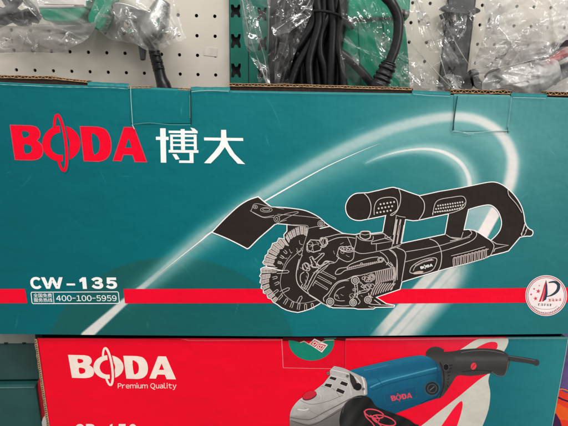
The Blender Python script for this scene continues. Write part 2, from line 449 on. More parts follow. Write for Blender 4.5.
# body behind the printed face; near-black colour carries the shade of the gap
box_world('body', bx0+.002, bx1-.004, .006, BOXD, zb, topz-.012, mat_plain('shade_black_card', (3, 9, 9), .95, spec=0), big)

# --- stripe
st = Sheet(0.0, 1); RED = (244, 0, 42)
REDF = lambda x, y: (252, 12+6*math.sin(x*.05), 52)
st.fill([(-24, 289), (25, 289), (27.3, 303.2), (-24, 303.4)], RED); st.obj('stripe', fp); st = Sheet(0.0, 1)
st.fill([(123.4, 289), (285, 288.8), (285, 303.2), (125, 303.4)], RED); st.obj('stripe', fp); st = Sheet(0.0, 1)
st.fill([(370, 299.5), (376.3, 297.2), (400, 289), (598, 287.4), (598, 302.2), (480, 303), (388, 303.6), (370, 300)], RED)
st.obj('stripe', fp)
# --- brand lettering
OUTB = cat_rom([(115, 97), (138, 103), (150, 119), (151, 138), (140, 154)], 4)
B_out = [(38, 95), (80, 96)]+OUTB+cat_rom([(140, 154), (156, 168), (163, 190), (158, 212), (142, 224), (118, 228)], 4)[1:]+[(80, 227), (57, 226)]
B_h1 = cat_rom([(84, 119), (100, 119), (110, 125), (110, 135), (101, 141), (87, 141)], 3, True)
B_h2 = cat_rom([(90, 170), (108, 170), (120, 178), (120, 193), (111, 201), (94, 201)], 3, True)
O_out = ell(232, 165, 72, 68, 48); O_in = ell(227, 166, 37, 42, 40)
D_out = [(303, 100), (345, 101)]+cat_rom([(368, 102), (396, 110), (414, 134), (421, 168), (417, 202), (399, 225), (374, 233)], 5)+[(345, 232), (318, 231)]
D_h = cat_rom([(347, 130), (360, 131), (372, 143), (378, 167), (375, 192), (367, 202), (354, 203)], 3, True)
A_out = [(470, 103), (508, 104), (556, 235), (511, 234), (502, 208), (467, 207), (459, 231), (428, 230)]
A_h = [(487, 143), (499, 181), (474, 181)]
def brand(T, sheet, col, bgcol, outline=None):
    m = lambda pts: [T(p) for p in pts]
    sheet.fill(m(B_out), col, [m(B_h1), m(B_h2)]); sheet.fill(m(O_out), col, [m(O_in)])
    sheet.fill(m(D_out), col, [m(D_h)]); sheet.fill(m(A_out), col, [m(A_h)])
    def sc(): a = T((0, 0)); b = T((100, 0)); return math.hypot(b[0]-a[0], b[1]-a[1])/100
    k = sc()
    # orbit loop crossing the O
    L = sheet.layer
    sheet.fill(m(ell(229, 162, 19, 104, 40, -7)), bgcol, L=L+1)
    left = ell(229, 162, 20, 106, 60, -7, 90, 270)   # left flank
    right = ell(229, 162, 20, 106, 60, -7, -90, 90)
    # C flank of the ring shows in front of the loop on the left
    clip = [p for p in O_out if p[0] < 226]
    cpoly = [(226, 232.6)]+[p for p in ell(232, 165, 72, 68, 60, 0, 95, 265) if p[0] <= 226]+[(226, 97.4), (228, 124)]+[p for p in ell(227, 166, 37, 42, 40, 0, 268, 92)]+[(238, 208), (238, 232)]
    sheet.fill(m(cpoly), col, L=L+2)
    sheet.line(m(right), 21*k, bgcol, L=L+3)
    sheet.line(m(right), 11*k, col, L=L+4)
    sheet.line(m([p for p in left if p[1] < 104]), 10*k, col, L=L+4)
    sheet.line(m([p for p in left if p[1] > 224]), 10*k, col, L=L+4)
    if outline:
        for q in (B_out, D_out, A_out): sheet.line(m(q), 3*k, outline, True, L=L+1)
lg = Sheet(0.0, 1)
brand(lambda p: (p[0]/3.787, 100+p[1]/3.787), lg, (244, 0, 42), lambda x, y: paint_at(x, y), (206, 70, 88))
lg.obj('brand_lettering', fp)
# --- Chinese brand name
cn = Sheet(0.0, 1); WH = (252, 250, 248)
def bars(sheet, x0, y0, s, rects, col, L=1):
    for i, r in enumerate(rects): sheet.fill(crop(x0, y0, s, [(r[0], r[1]), (r[2], r[1]+.01*(r[2]-r[0])), (r[2]+.02*(r[3]-r[1]), r[3]+.01*(r[2]-r[0])), (r[0]+.02*(r[3]-r[1]), r[3])]), col, L=L+(i % 5)*.35)
bars(cn, 130, 100, 3.787, [(114, 107, 135, 237), (98, 139, 146, 151), (146, 116, 256, 125), (152, 131, 162, 189), (241, 131, 252, 189), (152, 131, 252, 139), (152, 149, 252, 156), (152, 167, 252, 174),
     (192, 110, 207, 189), (146, 189, 259, 199), (225, 199, 240, 238), (186, 229, 240, 238)], WH)
cn.fill(crop(130, 100, 3.787, [(228, 104), (244, 108), (254, 117), (238, 119)]), WH, L=3)
cn.fill(crop(130, 100, 3.787, [(160, 205), (176, 205), (188, 224), (173, 226)]), WH, L=3)
cn.fill(crop(130, 100, 3.787, [(280, 142), (428, 144), (429, 155), (281, 153)]), WH)
cn.fill(crop(130, 100, 3.787, [(345, 113), (364, 113), (366, 160), (345, 160)]), WH, L=2)
cn.fill(crop(130, 100, 3.787, [(345, 152), (368, 152), (364, 172), (340, 205), (306, 240), (280, 239), (318, 198), (338, 172)]), WH, L=3)
cn.fill(crop(130, 100, 3.787, [(350, 156), (368, 152), (374, 170), (396, 204), (436, 243), (408, 241), (378, 208), (358, 176)]), WH, L=4)
cn.obj('chinese_lettering', fp)
# --- model number and phone box
md = Sheet(0.0, 1)
K = lambda a, b, c, d: (20+a/5.164, 268+b/5.164, 20+c/5.164, 268+d/5.164)
for ch, r, b in (('C', (50, 46, 106, 109), .05), ('W', (108, 48, 220, 107), .045), ('3', (365, 47, 426, 108), .055), ('5', (439, 49, 498, 108), .055)):
    md.grotesk(ch, *K(*r), WH, bold=b, lean=.1)
md.fill(crop(20, 268, 5.164, [(322, 48), (340, 48), (346, 108), (325, 108), (321, 69), (308, 74), (306, 60)]), WH)
md.fill(crop(20, 268, 5.164, [(240, 80), (284, 80), (285, 90), (241, 90)]), WH)
md.obj('model_number', fp)
ph = Sheet(0.0, 1)
ph.grotesk('400-100-5959', *K(185, 141, 497, 171), WH, bold=.006, lean=.1)
ph.text('全国免费', *K(68, 131, 164, 152), WH, bold=.004, lean=.1); ph.text('服务热线', *K(70, 155, 166, 176), WH, bold=.004, lean=.1)
fr = [(60, 125), (503, 123)]+[(508, 128), (513, 178), (508, 183)]+[(68, 184), (62, 179), (57, 131)]
ph.line(crop(20, 268, 5.164, fr), .75, WH, True); ph.line(crop(20, 268, 5.164, [(170, 124), (176, 184)]), .6, WH)
ph.obj('phone_number', fp)
# --- thin crisp line over the arc
sw = Sheet(0.0, 1)
sw.line([(150, 281), (172, 263.6), (190, 249.3), (202, 239.8), (211, 232.5), (240, 214.5), (265, 201), (285, 189.5), (310, 175.5), (330, 165), (352, 155), (368, 148.2), (380, 143.5)], 1.45, (246, 244, 241), smooth=6, taper=lambda t: min(1, t*3.4)*min(1, (1.02-t)*2.2))
sw.obj('light_streak', fp)

# --- machine drawing --------------------------------------------------
DK = (44, 37, 34); LN = (214, 204, 198); OW = .9; LW = .37
mc = Sheet(0.0, 3)
k1 = lambda p: crop(205, 195, 7.1, p); k2 = lambda p: crop(250, 210, 7.1, p); k3 = lambda p: crop(320, 180, 7.1, p)
k4 = lambda p: crop(390, 175, 7.1, p); k5 = lambda p: crop(390, 225, 7.1, p); k6 = lambda p: crop(460, 175, 7.1, p)
k7 = lambda p: crop(450, 215, 7.1, p); k8 = lambda p: crop(320, 255, 7.1, p); k9 = lambda p: crop(250, 255, 7.1, p); kA = lambda p: crop(320, 220, 7.1, p)
blade = cat_rom(k1([(48, 265), (105, 205), (165, 145), (240, 78), (310, 35), (378, 12)]), 4)+k1([(425, 52), (470, 86), (520, 150), (505, 205)])+cat_rom(k1([(505, 205), (455, 245), (380, 310), (320, 370), (300, 382)]), 4)[1:]+k1([(240, 350), (170, 315), (100, 285)])
arm = k1([(425, 52), (470, 86)])+cat_rom([(271.2, 207.1), (285, 207.6), (303, 210), (313, 213.8), (320, 218), (325, 222.5), (330, 226.2)], 4)[1:]+[(327, 228), (318, 228.4)]+k2([(400, 118), (265, 103), (190, 97)])+k1([(470, 225), (460, 130)])
teethL = k2([(262, 103), (262, 150), (240, 175), (243, 205), (205, 200), (192, 228), (160, 238), (150, 268), (128, 290), (126, 312), (108, 325), (104, 350), (90, 372), (98, 385), (115, 392)])
teethL2 = k9([(118, 82), (95, 88), (76, 98), (80, 128), (68, 150), (80, 160), (70, 195), (84, 205), (78, 235), (95, 245), (95, 268), (118, 278), (128, 305), (150, 312), (165, 335), (195, 352), (225, 375), (262, 392), (300, 402), (340, 408), (375, 400), (415, 388), (450, 372), (490, 350), (505, 338)])
bodyp = [(330, 226.2), (334, 228.6), (342.5, 233.2), (348, 234), (355.2, 234.6)]+[(360, 233.4), (361, 231.8), (363, 231.2), (368.5, 231.2), (370, 232), (370.6, 233.6)]+[(376, 233), (382.7, 232.1), (385.5, 216), (385.7, 215.5)] \
  + cat_rom(k3([(465, 253), (330, 280), (280, 288), (235, 280), (200, 255), (183, 215), (185, 170), (210, 125), (250, 97), (300, 92), (340, 90)]), 4)[1:] \
  + cat_rom(k3([(340, 90), (420, 72), (510, 52), (540, 57)]), 3)[1:]+[(398.5, 188.4), (408.3, 191.9), (419.6, 195.7), (439.3, 191.4), (460, 188), (474, 185.1)] \
  + cat_rom([(474, 185.1), (486, 182.6), (493.8, 182), (500.8, 184), (507.9, 188.8), (514.9, 195.8), (520.6, 204.6), (523.6, 213), (524.8, 221.5)], 4)[1:] \
  + [(526.5, 226), (529.5, 229.2)]+cat_rom([(529.5, 229.2), (532.4, 230.6), (533, 233.4), (531, 236), (526, 236.2), (520, 237.3)], 4)[1:] \
  + [(514, 244.5), (508.5, 250.9), (503.5, 252.5), (490.1, 255.8), (483.8, 258.7), (466.9, 263.6), (450, 267.8), (436.5, 271.5), (402, 282), (400, 289.3), (376.3, 297.3), (386.2, 303.6), (394.6, 305.2), (394, 307), (375.5, 307.4), (373.5, 309), (358, 309.2), (353.8, 308.2), (332.7, 307.8), (328.5, 306), (322.5, 303.6)] \
  + [p for p in teethL2[::-1]]+teethL[::-1]
# close along the arm underside
bodyp += [(300, 226.3), (318, 229)]
win1 = [(405.5, 219.6), (413.2, 220.8), (418, 220.4), (432, 217.3), (448.5, 213.8), (444.9, 234.2), (423.8, 238.6), (401.5, 243.3)]
win2 = cat_rom([(468.5, 209.5), (478, 206.7), (488.2, 204.9), (493.8, 206.9), (498.7, 212.5), (501.5, 221.5), (500.4, 229), (496.6, 234.9), (490.8, 240.4)], 4)+[(486, 237.5), (480.3, 233.6), (475, 230.6), (468, 229.4), (464, 229.8)]
mc.fill(bodyp, DK, [win1, win2]); mc.fill(blade, DK, L=3.4); mc.fill(arm, DK, L=3.8)
OL = (250, 248, 246)
mc.line(bodyp, OW, OL, True, L=4.6); mc.line(win1, OW, OL, True, L=4.6); mc.line(win2, OW, OL, True, L=4.6); mc.line(k1([(497, 208)])+cat_rom(k1([(497, 208), (455, 245), (380, 310), (320, 370), (300, 382)]), 4)[1:]+k1([(240, 350), (170, 315), (100, 285)])+cat_rom(k1([(48, 265), (105, 205), (165, 145), (240, 78), (310, 35), (378, 12)]), 4)+k1([(425, 52), (470, 84)]), OW*1.2, OL, L=5)
armline = [p for p in arm[1:30]]
mc.line(cat_rom([(271.2, 206.9), (285, 207.6), (303, 210), (313, 213.8), (320, 218), (325, 222.5), (330, 226.2)], 4), OW, OL, L=5.2); mc.line(k2([(180, 103), (192, 97), (265, 103)]), OW, OL, L=5.2); mc.line(k2([(265, 103), (330, 110), (400, 118)]), LW, LN, L=5.2)
mc.fill(k2([(268, 107), (400, 119), (470, 118), (500, 135), (420, 190), (380, 150), (330, 130), (280, 150)]), DK, L=4.9)
def ln(pts, w=LW, sm_=4, closed=False, col=LN, L=5.6): mc.line(pts, w, col, closed, L=L, smooth=sm_)
# blade bracket
ln(k1([(335, 95), (328, 112), (350, 130), (415, 160), (470, 157), (490, 160)])); ln(k1([(335, 95), (345, 68), (375, 62), (430, 75), (500, 88), (560, 100)]))
ln(k1(ell(435, 105, 42, 17, 24)), closed=True, sm_=0); ln(k1(ell(435, 104, 26, 9, 20)), closed=True, sm_=0); ln(k1(ell(358, 85, 15, 12, 16)), closed=True, sm_=0); ln(k1(ell(358, 85, 5, 4, 10)), closed=True, sm_=0)
ln(k2([(0, 5), (60, 35), (100, 50), (170, 38)])); ln(k2(ell(190, 62, 20, 24, 20)), closed=True, sm_=0); ln(k2(ell(190, 64, 8, 12, 14)), closed=True, sm_=0)
ln(k2([(205, 45), (260, 25), (330, 12), (340, 20), (290, 42), (215, 80)])); ln(k2([(195, 30), (330, 40), (430, 50), (490, 60)])); ln(k2([(260, 72), (220, 82), (190, 97)]))
for r in (24, 14, 6): ln(k2(ell(505, 97, r, r*.95, 18)), closed=True, sm_=0)
ln(k2([(415, 130), (470, 118), (540, 112)])); ln(k2([(300, 105), (390, 108), (412, 118), (408, 160), (380, 250)])); ln(k2([(380, 250), (365, 330), (345, 390), (340, 426)]))
# tooth hatching, pale pinkish fine lines
TH = (196, 180, 174)
cxw, cyw = 309.0, 268.0
def radial(p, r0, r1): 
    d = Vector((p[0]-cxw, p[1]-cyw)); l = d.length; d /= l
    return (p[0]-d.x*r0, p[1]-d.y*r0), (p[0]-d.x*r1, p[1]-d.y*r1)
def walk(poly, step):
    out = []; acc = 0
    for a, b in zip(poly[:-1], poly[1:]):
        l = math.hypot(b[0]-a[0], b[1]-a[1]); t = -acc
        while t+step <= l: t += step; out.append((a[0]+(b[0]-a[0])*t/l, a[1]+(b[1]-a[1])*t/l))
        acc = l-t
    return out
topT = k2([(248, 200), (262, 165), (288, 146), (325, 124), (368, 112), (408, 124)])
cxw, cyw = 305.0, 270.0
def block_teeth(path, depth, n, seed, tw=.62):
    """separate blocks of the cutting rim: pale hatched side faces with dark notches between"""
    P_ = walk(path, .25); m_ = len(P_); rt = random.Random(seed)
    for i in range(n):
        i0, i1 = int(m_*i/n), int(m_*(i+tw)/n); dd = depth(i/n)
        top_ = P_[i0:i1+1:3]
        if len(top_) < 2: continue
        inn = [radial(p, dd, dd)[0] for p in top_]; out_ = [radial(p, .2, .2)[0] for p in top_]
        mc.fill(out_+inn[::-1], (118, 106, 101), L=5.2)
        for j, p in enumerate(top_): 
            a_, b_ = radial(p, .3, dd); mc.line([a_, b_], .34, (206, 192, 186), L=5.6)
        for k_ in (.3, .62, 1): 
            q_ = [radial(p, dd*k_, 1)[0] for p in top_]; mc.line(q_, .34, (216, 204, 198), L=5.9)
        mc.line([out_[0], inn[0]], .6, LN, L=6); mc.line([out_[-1], inn[-1]], .6, LN, L=6)
block_teeth(topT[::-1], lambda t: 8.5-2*t, 6, 1, .7)
block_teeth(teethL[3:], lambda t: 8.5+2*t, 8, 2, .72)
block_teeth(k9([(118, 84), (80, 100), (78, 150), (75, 200), (90, 255), (120, 290), (150, 318), (185, 350)]), lambda t: 11-6.5*t, 8, 3, .74)
mc.line(k9([(118, 84), (170, 100), (235, 112)]), .8, OL, L=6.1); mc.fill(k9([(100, 92), (185, 108), (190, 118), (165, 124), (100, 110)]), (150, 136, 130), L=5.7)
for a in list(range(78, 178, 11))+[196, 209, 222]:
    r = math.radians(a+0.0); r1, r2 = (36.5, 42.5) if a < 150 else (31.5, 36) if a < 180 else (27, 30.5)
    e = 1.0
    c_, s_ = math.cos(r), math.sin(r); t = (-s_, c_)
    P0 = (305+r2*c_*.93, 270+r2*s_*.95); P1 = (305+r1*c_*.93, 270+r1*s_*.95)
    ln([(P0[0]+t[0]*e, P0[1]+t[1]*e), (P1[0]+t[0]*e, P1[1]+t[1]*e), (P1[0]-c_*.7, P1[1]-s_*.7), (P1[0]-t[0]*e, P1[1]-t[1]*e), (P0[0]-t[0]*e, P0[1]-t[1]*e)], .5, 0)
ln(k9([(290, 0), (250, 60), (225, 130), (215, 200), (230, 260), (270, 305), (320, 335), (380, 342), (440, 330), (480, 318)]))
ln(k2([(360, 285), (320, 320), (270, 370), (240, 426)]))
for (a, b) in (((190, 122), (268, 118)), ((215, 268), (272, 240)), ((340, 340), (362, 300))):
    A, B = k9([a, b]); d = Vector((B[0]-A[0], B[1]-A[1])).normalized(); n_ = (-d.y*1.3, d.x*1.3)
    ln([(A[0]+n_[0], A[1]+n_[1]), (B[0]+n_[0], B[1]+n_[1]), (B[0]+d.x*1.4, B[1]+d.y*1.4), (B[0]-n_[0], B[1]-n_[1]), (A[0]-n_[0], A[1]-n_[1])], .5, 0)
for q in (k2([(330, 270), (350, 300), (372, 262)]), k2([(330, 290), (352, 320), (372, 300), (360, 270)]), k2([(350, 215), (355, 240), (375, 246)]), k2([(278, 278), (292, 305), (300, 298)]), k2([(222, 325), (255, 345), (262, 338)]), k2([(195, 370), (232, 380), (232, 392)])): ln(q)
# cover edge
ln(k9([(350, 30), (335, 90), (328, 150), (340, 205), (375, 245), (420, 280), (470, 310), (520, 345), (568, 372)]), .8); ln(k9([(358, 28), (372, 0)]), .6)
# hex nuts, wing bolts of the guard side
ln(k2([(405, 240), (430, 212), (490, 215), (512, 250), (500, 285), (450, 300), (410, 285)]), .8, 0, True); ln(k2([(405, 240), (440, 250), (492, 238)]), sm_=0); ln(k2([(440, 250), (452, 298)]), sm_=0); ln(k2(ell(424, 262, 22, 38, 20, 15)), closed=True, sm_=0)
ln(k2([(490, 215), (520, 195), (548, 205), (552, 240), (515, 258)]), .7, 0); ln(k2([(505, 205), (518, 250)]), sm_=0); ln(k2(ell(530, 225, 10, 22, 14)), closed=True, sm_=0)
for q in (k2([(420, 340), (440, 330), (455, 350), (470, 345), (515, 308), (525, 318), (478, 372), (500, 395), (530, 370), (560, 365)]), k2([(425, 345), (440, 375), (432, 395), (470, 410), (500, 395)]), k2([(465, 365), (475, 400), (490, 415)]), k2([(380, 380), (372, 410), (380, 426)]), k2([(380, 380), (400, 378), (415, 400), (400, 426)]),
          k9([(372, 70), (395, 55), (420, 70), (420, 110), (385, 105), (372, 70)]), k9([(385, 60), (400, 90), (430, 100)]), k9([(385, 120), (360, 140), (358, 180), (370, 200)]), k9([(400, 120), (415, 140), (400, 190), (380, 225)]), k9([(440, 20), (470, 60), (500, 80), (530, 60)]), k9([(430, 35), (445, 80), (470, 85)])): ln(q, .65)
ln(k9([(568, 45), (510, 80), (460, 125), (430, 175), (400, 240), (385, 235)]), .7); ln(k9([(568, 62), (520, 92), (478, 130), (445, 190), (412, 250)]), .6); ln(k9([(375, 205), (365, 222), (385, 235), (400, 215)]), .7)
for A_, B_ in (((321.5, 271.6), (335.5, 278.6)), ((317.6, 276.2), (331.2, 283.6)), ((314.6, 281.4), (327.4, 289.2))):
    ln([(A_[0]+.5, A_[1]-.9), (B_[0]+.4, B_[1]-.7), (B_[0]-.1, B_[1]+.7), (A_[0]-.5, A_[1]+.8)], .45, 0)
ln(k9([(475, 182), (462, 190), (445, 220)]), .5)
ln(k9([(405, 245), (420, 285), (568, 375)]), .55, 0)
# gear housing
ln(kA([(0, 150), (30, 125), (60, 118), (150, 98), (250, 106)]), .6); ln(kA([(52, 155), (120, 128), (195, 122), (250, 130)]), .6)
for q, w in ((kA([(195, 122), (215, 165), (235, 215)]), .5), (kA([(0, 130), (25, 125), (48, 150), (45, 180), (20, 195), (0, 185)]), .7)): ln(q, w)
ln(kA([(135, 195), (122, 245), (125, 262), (190, 296), (235, 275), (242, 215)]), .6, 3); ln(kA([(135, 195), (155, 188), (190, 192), (215, 186), (240, 205), (238, 220), (200, 228), (150, 215), (135, 195)]), .7)
for a in range(4): ln(kA(ell(160+a*20, 205+((a*7) % 9), 12, 8, 12)), .55, 0, True)
ln(kA([(258, 110), (255, 160), (245, 200), (245, 220), (290, 238), (360, 232), (430, 218), (495, 205), (568, 188)]), .55); ln(kA([(258, 110), (290, 140), (350, 148), (375, 140), (378, 115)]), .6)
ln(kA([(285, 122), (285, 95), (300, 82), (345, 82), (355, 95), (355, 125), (320, 138), (285, 122)]), .9, 3); ln(kA([(290, 98), (320, 106), (352, 98)]), .5)
ln(kA([(355, 105), (450, 95), (520, 148)]), .7, 0); ln(kA([(365, 155), (460, 130), (520, 150), (405, 168), (365, 170), (365, 155)]), .6, 0); ln(kA([(400, 170), (400, 218)]), .5, 0); ln(kA([(465, 100), (460, 130), (505, 120)]), .5, 0)
ln(kA([(110, 370), (135, 345), (190, 335), (215, 315), (280, 290), (360, 268), (415, 262)]), .65); ln(kA([(110, 370), (112, 385), (145, 382), (175, 360), (215, 350), (300, 330), (400, 305), (425, 300)]), .65)
mc.line(kA([(190, 345), (260, 325), (330, 312), (410, 297)]), 1.5, TH, L=5.7)
for i in range(16):
    x = 200+i*13.5; y = 344-i*3.0; mc.line(kA([(x, y+8), (x+6, y-9)]), .45, DK, L=6.1)
ln(kA(ell(295, 312, 8, 8, 12)), .5, 0, True)
for r in (20, 12): ln(kA(ell(430, 282, r, r*.9, 14)), .6, 0, True)
ln(kA([(450, 270), (468, 300), (500, 330)]), .6); ln(kA([(425, 225), (455, 245), (480, 275), (490, 310)]), .55); ln(kA([(490, 210), (530, 245), (548, 290), (548, 426)]), .6); ln(kA([(470, 320), (482, 302), (515, 322), (500, 335)]), .7, 0)
ln(kA([(100, 300), (45, 290), (20, 310), (0, 345)]), .6); ln(kA([(100, 306), (70, 310), (35, 345), (0, 375)]), .5); ln(kA([(135, 262), (110, 300), (60, 310)]), .5)
# lower housing
ln(k8([(30, 330), (25, 305), (60, 270), (90, 225), (130, 188), (195, 172), (240, 150), (290, 145)]), .7); ln(k8([(60, 300), (85, 255), (120, 205), (165, 185), (205, 182)]), .5); ln(k8([(175, 225), (130, 245), (105, 280), (105, 310), (135, 325), (175, 325)]), .55)
for (x, y, r) in ((250, 180, 27), (72, 332, 26), (235, 338, 24), (340, 318, 24)):
    for k_, w in ((1, .75), (.55, .65), (.22, .5)): ln(k8(ell(x, y, r*k_, r*k_, 18)), w, 0, True)
ln(k8([(245, 208), (250, 260), (240, 300), (225, 315)]), .6); ln(k8([(262, 205), (268, 260), (258, 305)]), .6); ln(k8([(100, 355), (160, 362), (210, 358)]), .5); ln(k8([(285, 190), (310, 215), (340, 245)]), .6); ln(k8([(270, 350), (285, 330), (265, 300), (275, 275), (330, 262), (355, 240)]), .6); ln(k8([(350, 345), (370, 350), (520, 360)]), .6, 0); ln(k8([(345, 365), (370, 372), (390, 366)]), .6, 0)
ln(k8([(260, 270), (310, 250), (350, 245)]), .5); ln(k8([(385, 318), (430, 350)]), .8, 0)
# fins
for i in range(11):
    x = 395+i*13.5; ln(k8([(x, 118-i*3.2), (x+6, 165-i*1), (x+1-i*.8, 205-i*3)]), 1.0, 3, col=TH)
for i in range(9):
    x = 372+i*16; ln(k8([(x+34, 200), (x+8, 235), (x-14+i*1.5, 292-i*5.5)]), .95, 3, col=TH)
ln(k8([(285, 145), (390, 118), (520, 88)]), .6, 0); ln(k8([(522, 88), (528, 150), (515, 230), (500, 250)]), .7); ln(k8([(345, 270), (350, 290), (375, 302)]), .8)
for i in range(8): ln(k8(ell(310+(i % 4)*20, 165+(i//4)*50+(i % 3)*8, 12+(i % 3)*4, 10+(i % 2)*8, 14)), .7, 0, True, col=TH)
for r in (8, 15, 22): ln(k8(ell(368, 158, r, r*1.1, 18)), .7, 0, True, col=TH)
# collar and motor body
ln(k5([(0, 175), (30, 195), (48, 240), (45, 340), (35, 400)]), .6); ln(k5([(0, 262), (25, 300), (20, 380)]), .5); ln(k5([(50, 162), (95, 180), (112, 210), (105, 262), (82, 400)]), .7); ln(k5([(0, 165), (80, 138)]), .6, 0)
ln(k5([(112, 190), (200, 176), (340, 150), (450, 118), (568, 85)]), .55, 3); ln(k5([(108, 262), (240, 225), (345, 192), (460, 160), (568, 120)]), .5, 3); ln(k5([(280, 98), (325, 118), (355, 160), (367, 220), (358, 290), (340, 325)]), .7)
ln(k5([(142, 322), (160, 290), (215, 255), (280, 235), (330, 238), (325, 280), (300, 320), (240, 342), (180, 345), (145, 338)]), .65, 4, True); ln(k5([(165, 325), (180, 295), (230, 265), (310, 248)]), .55)
mc.line(k5([(180, 290), (235, 262), (300, 242)]), 1.6, TH, L=5.5); mc.fill(k5(ell(200, 338, 38, 10, 20, -10)), TH, L=5.5)
for i in range(12): mc.line(k5([(185+i*10, 292-i*4.6), (189+i*10, 272-i*4.0)]), .4, DK, L=6)
rd = random.Random(12)
for (x0_, y0_, x1_, y1_, n_) in ((352, 273, 372, 295, 16), (300, 262, 318, 282, 9), (330, 244, 348, 256, 8), (345, 286, 366, 300, 10), (306, 236, 322, 256, 8), (336, 292, 352, 303, 6)):
    for i in range(n_):
        x_, y_ = rd.uniform(x0_, x1_), rd.uniform(y0_, y1_); k_ = rd.random()
        if k_ < .16: ln(ell(x_, y_, rd.uniform(.6, 2), rd.uniform(.6, 1.7), 12, rd.uniform(0, 90)), .32, 0, True, L=6.2+.02*i)
        else:
            a_ = rd.choice((-.45, .5, 1.2)); l_ = rd.uniform(1.5, 4.5); ln([(x_, y_), (x_+l_*.5*math.cos(a_)-.3, y_+l_*.5*math.sin(a_)+.3), (x_+l_*math.cos(a_), y_+l_*math.sin(a_))], .32, 3, L=6.2+.02*i)

m2 = Sheet(0.0, 11)
lx = k5([(213, 316), (300, 281)])
def T2(p):
    u = (p[0]-38)/518; v = (p[1]-95)/140
    return (lx[0][0]+u*12.4+v*.5, lx[0][1]-2.9-u*3.3+v*2.9)
brand(T2, m2, (250, 250, 248), DK)
for yy in range(3):
    for i in range(12-(yy == 0)*1):
        x, y = 432-yy*6+i*17.3+(yy == 0)*8, 190+yy*23-i*2.6
        m2.fill(k4([(x-430+325-(0), y+24), (x-430+335, y+22), (x-430+337, y+33), (x-430+327, y+34)]) if x-430+337 < 528 else k4([(505, 200), (512, 199), (513, 206), (506, 207)]), LN, L=11+.2*(i % 3))
for yy in range(3):
    for i in range(5):
        x, y = 430-yy*14+i*24+(yy == 2)*4, 172+yy*30-i*4
        if x < 545: m2.fill(k3(ell(x, y, 7, 7, 8)), LN, L=11+.2*(i % 3))
def l2(pts, w=.55, sm_=4, closed=False, col=LN): m2.line(pts, w, col, closed, L=12, smooth=sm_)
l2(k4([(303, 288), (310, 240), (325, 195), (360, 172), (440, 158), (510, 150), (535, 170), (538, 200), (520, 235), (460, 262), (420, 272)]), .6); l2(k4([(303, 288), (312, 262), (420, 255), (500, 232), (535, 195)]), .45)
l2(k3([(385, 248), (385, 200), (400, 155), (435, 130), (500, 122), (540, 135), (552, 175), (545, 215), (500, 245)]), .65)
l2(k3([(310, 92), (345, 130), (362, 185), (355, 245), (335, 280)]), .75)
l2(k4([(60, 95), (75, 140), (72, 200), (50, 255), (20, 285), (0, 285)]), .7); l2(k4([(205, 147), (235, 180), (245, 215), (238, 265), (205, 318)]), .75); l2(k4([(40, 285), (75, 295), (110, 300)]), .5)
for off in (0, 26): m2.line(k4([(50+off, 315), (28+off, 426)]), 1.5, TH, L=11.5); m2.line(k5([(45+off, 0), (22+off, 135)]), 1.5, TH, L=11.5)
l2(k4([(45, 290), (22, 426)]), .5, 0); l2(k5([(98, 0), (75, 130)]), .6, 0)
l2([(397, 219.5), (391.5, 249)], .5, 0); l2(k5([(398, 68), (440, 92), (500, 98), (568, 75)]), .6); l2(k5([(520, 50), (505, 95)]), .5, 0)
for i in range(10):
    x = 25+i*25; y = 300-i*6.6
    for q in ((0, 1.0), (11, .8)): m2.line(cat_rom(k7([(x+q[0], y+66), (x+q[0]-3, y+18), (x+q[0]+5, y+2), (x+q[0]+14, y+2)]), 3), .55*q[1]+.3, TH, L=11.6+q[0]*.02)
l2(k7([(8, 290), (130, 260), (250, 225)]), .55, 0)
l2(k7([(0, 185), (60, 172), (120, 155), (155, 130), (140, 108)]), .6); l2(k7([(0, 240), (90, 210), (160, 178), (188, 145), (182, 118), (150, 105)]), .6); l2(k7([(0, 158), (80, 165)]), .5, 0)
l2(k7([(285, 180), (312, 215), (300, 262), (285, 290)]), .65); l2(k7([(295, 182), (330, 205), (415, 215), (320, 240), (310, 262)]), .7, 0); l2(k7([(535, 60), (520, 110), (505, 135), (515, 152)]), .6); l2(k7([(548, 95), (535, 130), (520, 150)]), .6)
l2(k6([(340, 98), (348, 145), (400, 205), (440, 268)]), .6); l2(k6([(460, 345), (445, 395), (438, 426)]), .6); l2(k6([(480, 375), (465, 400)]), .6, 0)
b_ = len(mc.v); mc.v += m2.v; mc.c += m2.c; mc.f += [[i+b_ for i in f] for f in m2.f]
mc.obj('saw_drawing', fp)

# --- round badge
bd = Sheet(0.0, 2); bc = (546.2, 295.6)
E = lambda r, n=60: ell(bc[0], bc[1], 20.8*r, 20.4*r, n)
CRM = (246, 232, 230)
bd.fill(E(1), CRM, L=2); bd.line(E(.945), .7, (190, 60, 76), True, L=2.6); bd.line(E(.875), .5, (150, 72, 84), True, L=2.6)
kb = lambda p: crop(518, 268, 8.52, p)
def star(x, y, r, rot=0):
    return [(x+(r if i % 2 == 0 else r*.42)*math.sin(math.radians(i*36+rot)), y-(r if i % 2 == 0 else r*.42)*math.cos(math.radians(i*36+rot))) for i in range(10)]
for x, y, r, a in ((173, 198, 21, 10), (150, 260, 19, -10), (112, 225, 12, 20), (138, 178, 11, 0), (182, 150, 7, 15)): bd.fill(kb(star(x, y, r, a)), (214, 66, 84), L=3)
bd.fill(kb([(240, 100), (222, 150), (205, 215), (178, 288), (196, 286), (216, 222), (232, 150)]), (214, 40, 66), L=3); bd.fill(kb([(238, 110), (226, 190), (204, 286), (220, 284), (234, 200)]), (214, 60, 76), L=3.3)
bd.fill(kb([(240, 102), (250, 150), (252, 220), (240, 268), (214, 284), (232, 220)]), (44, 58, 92), L=3.6)
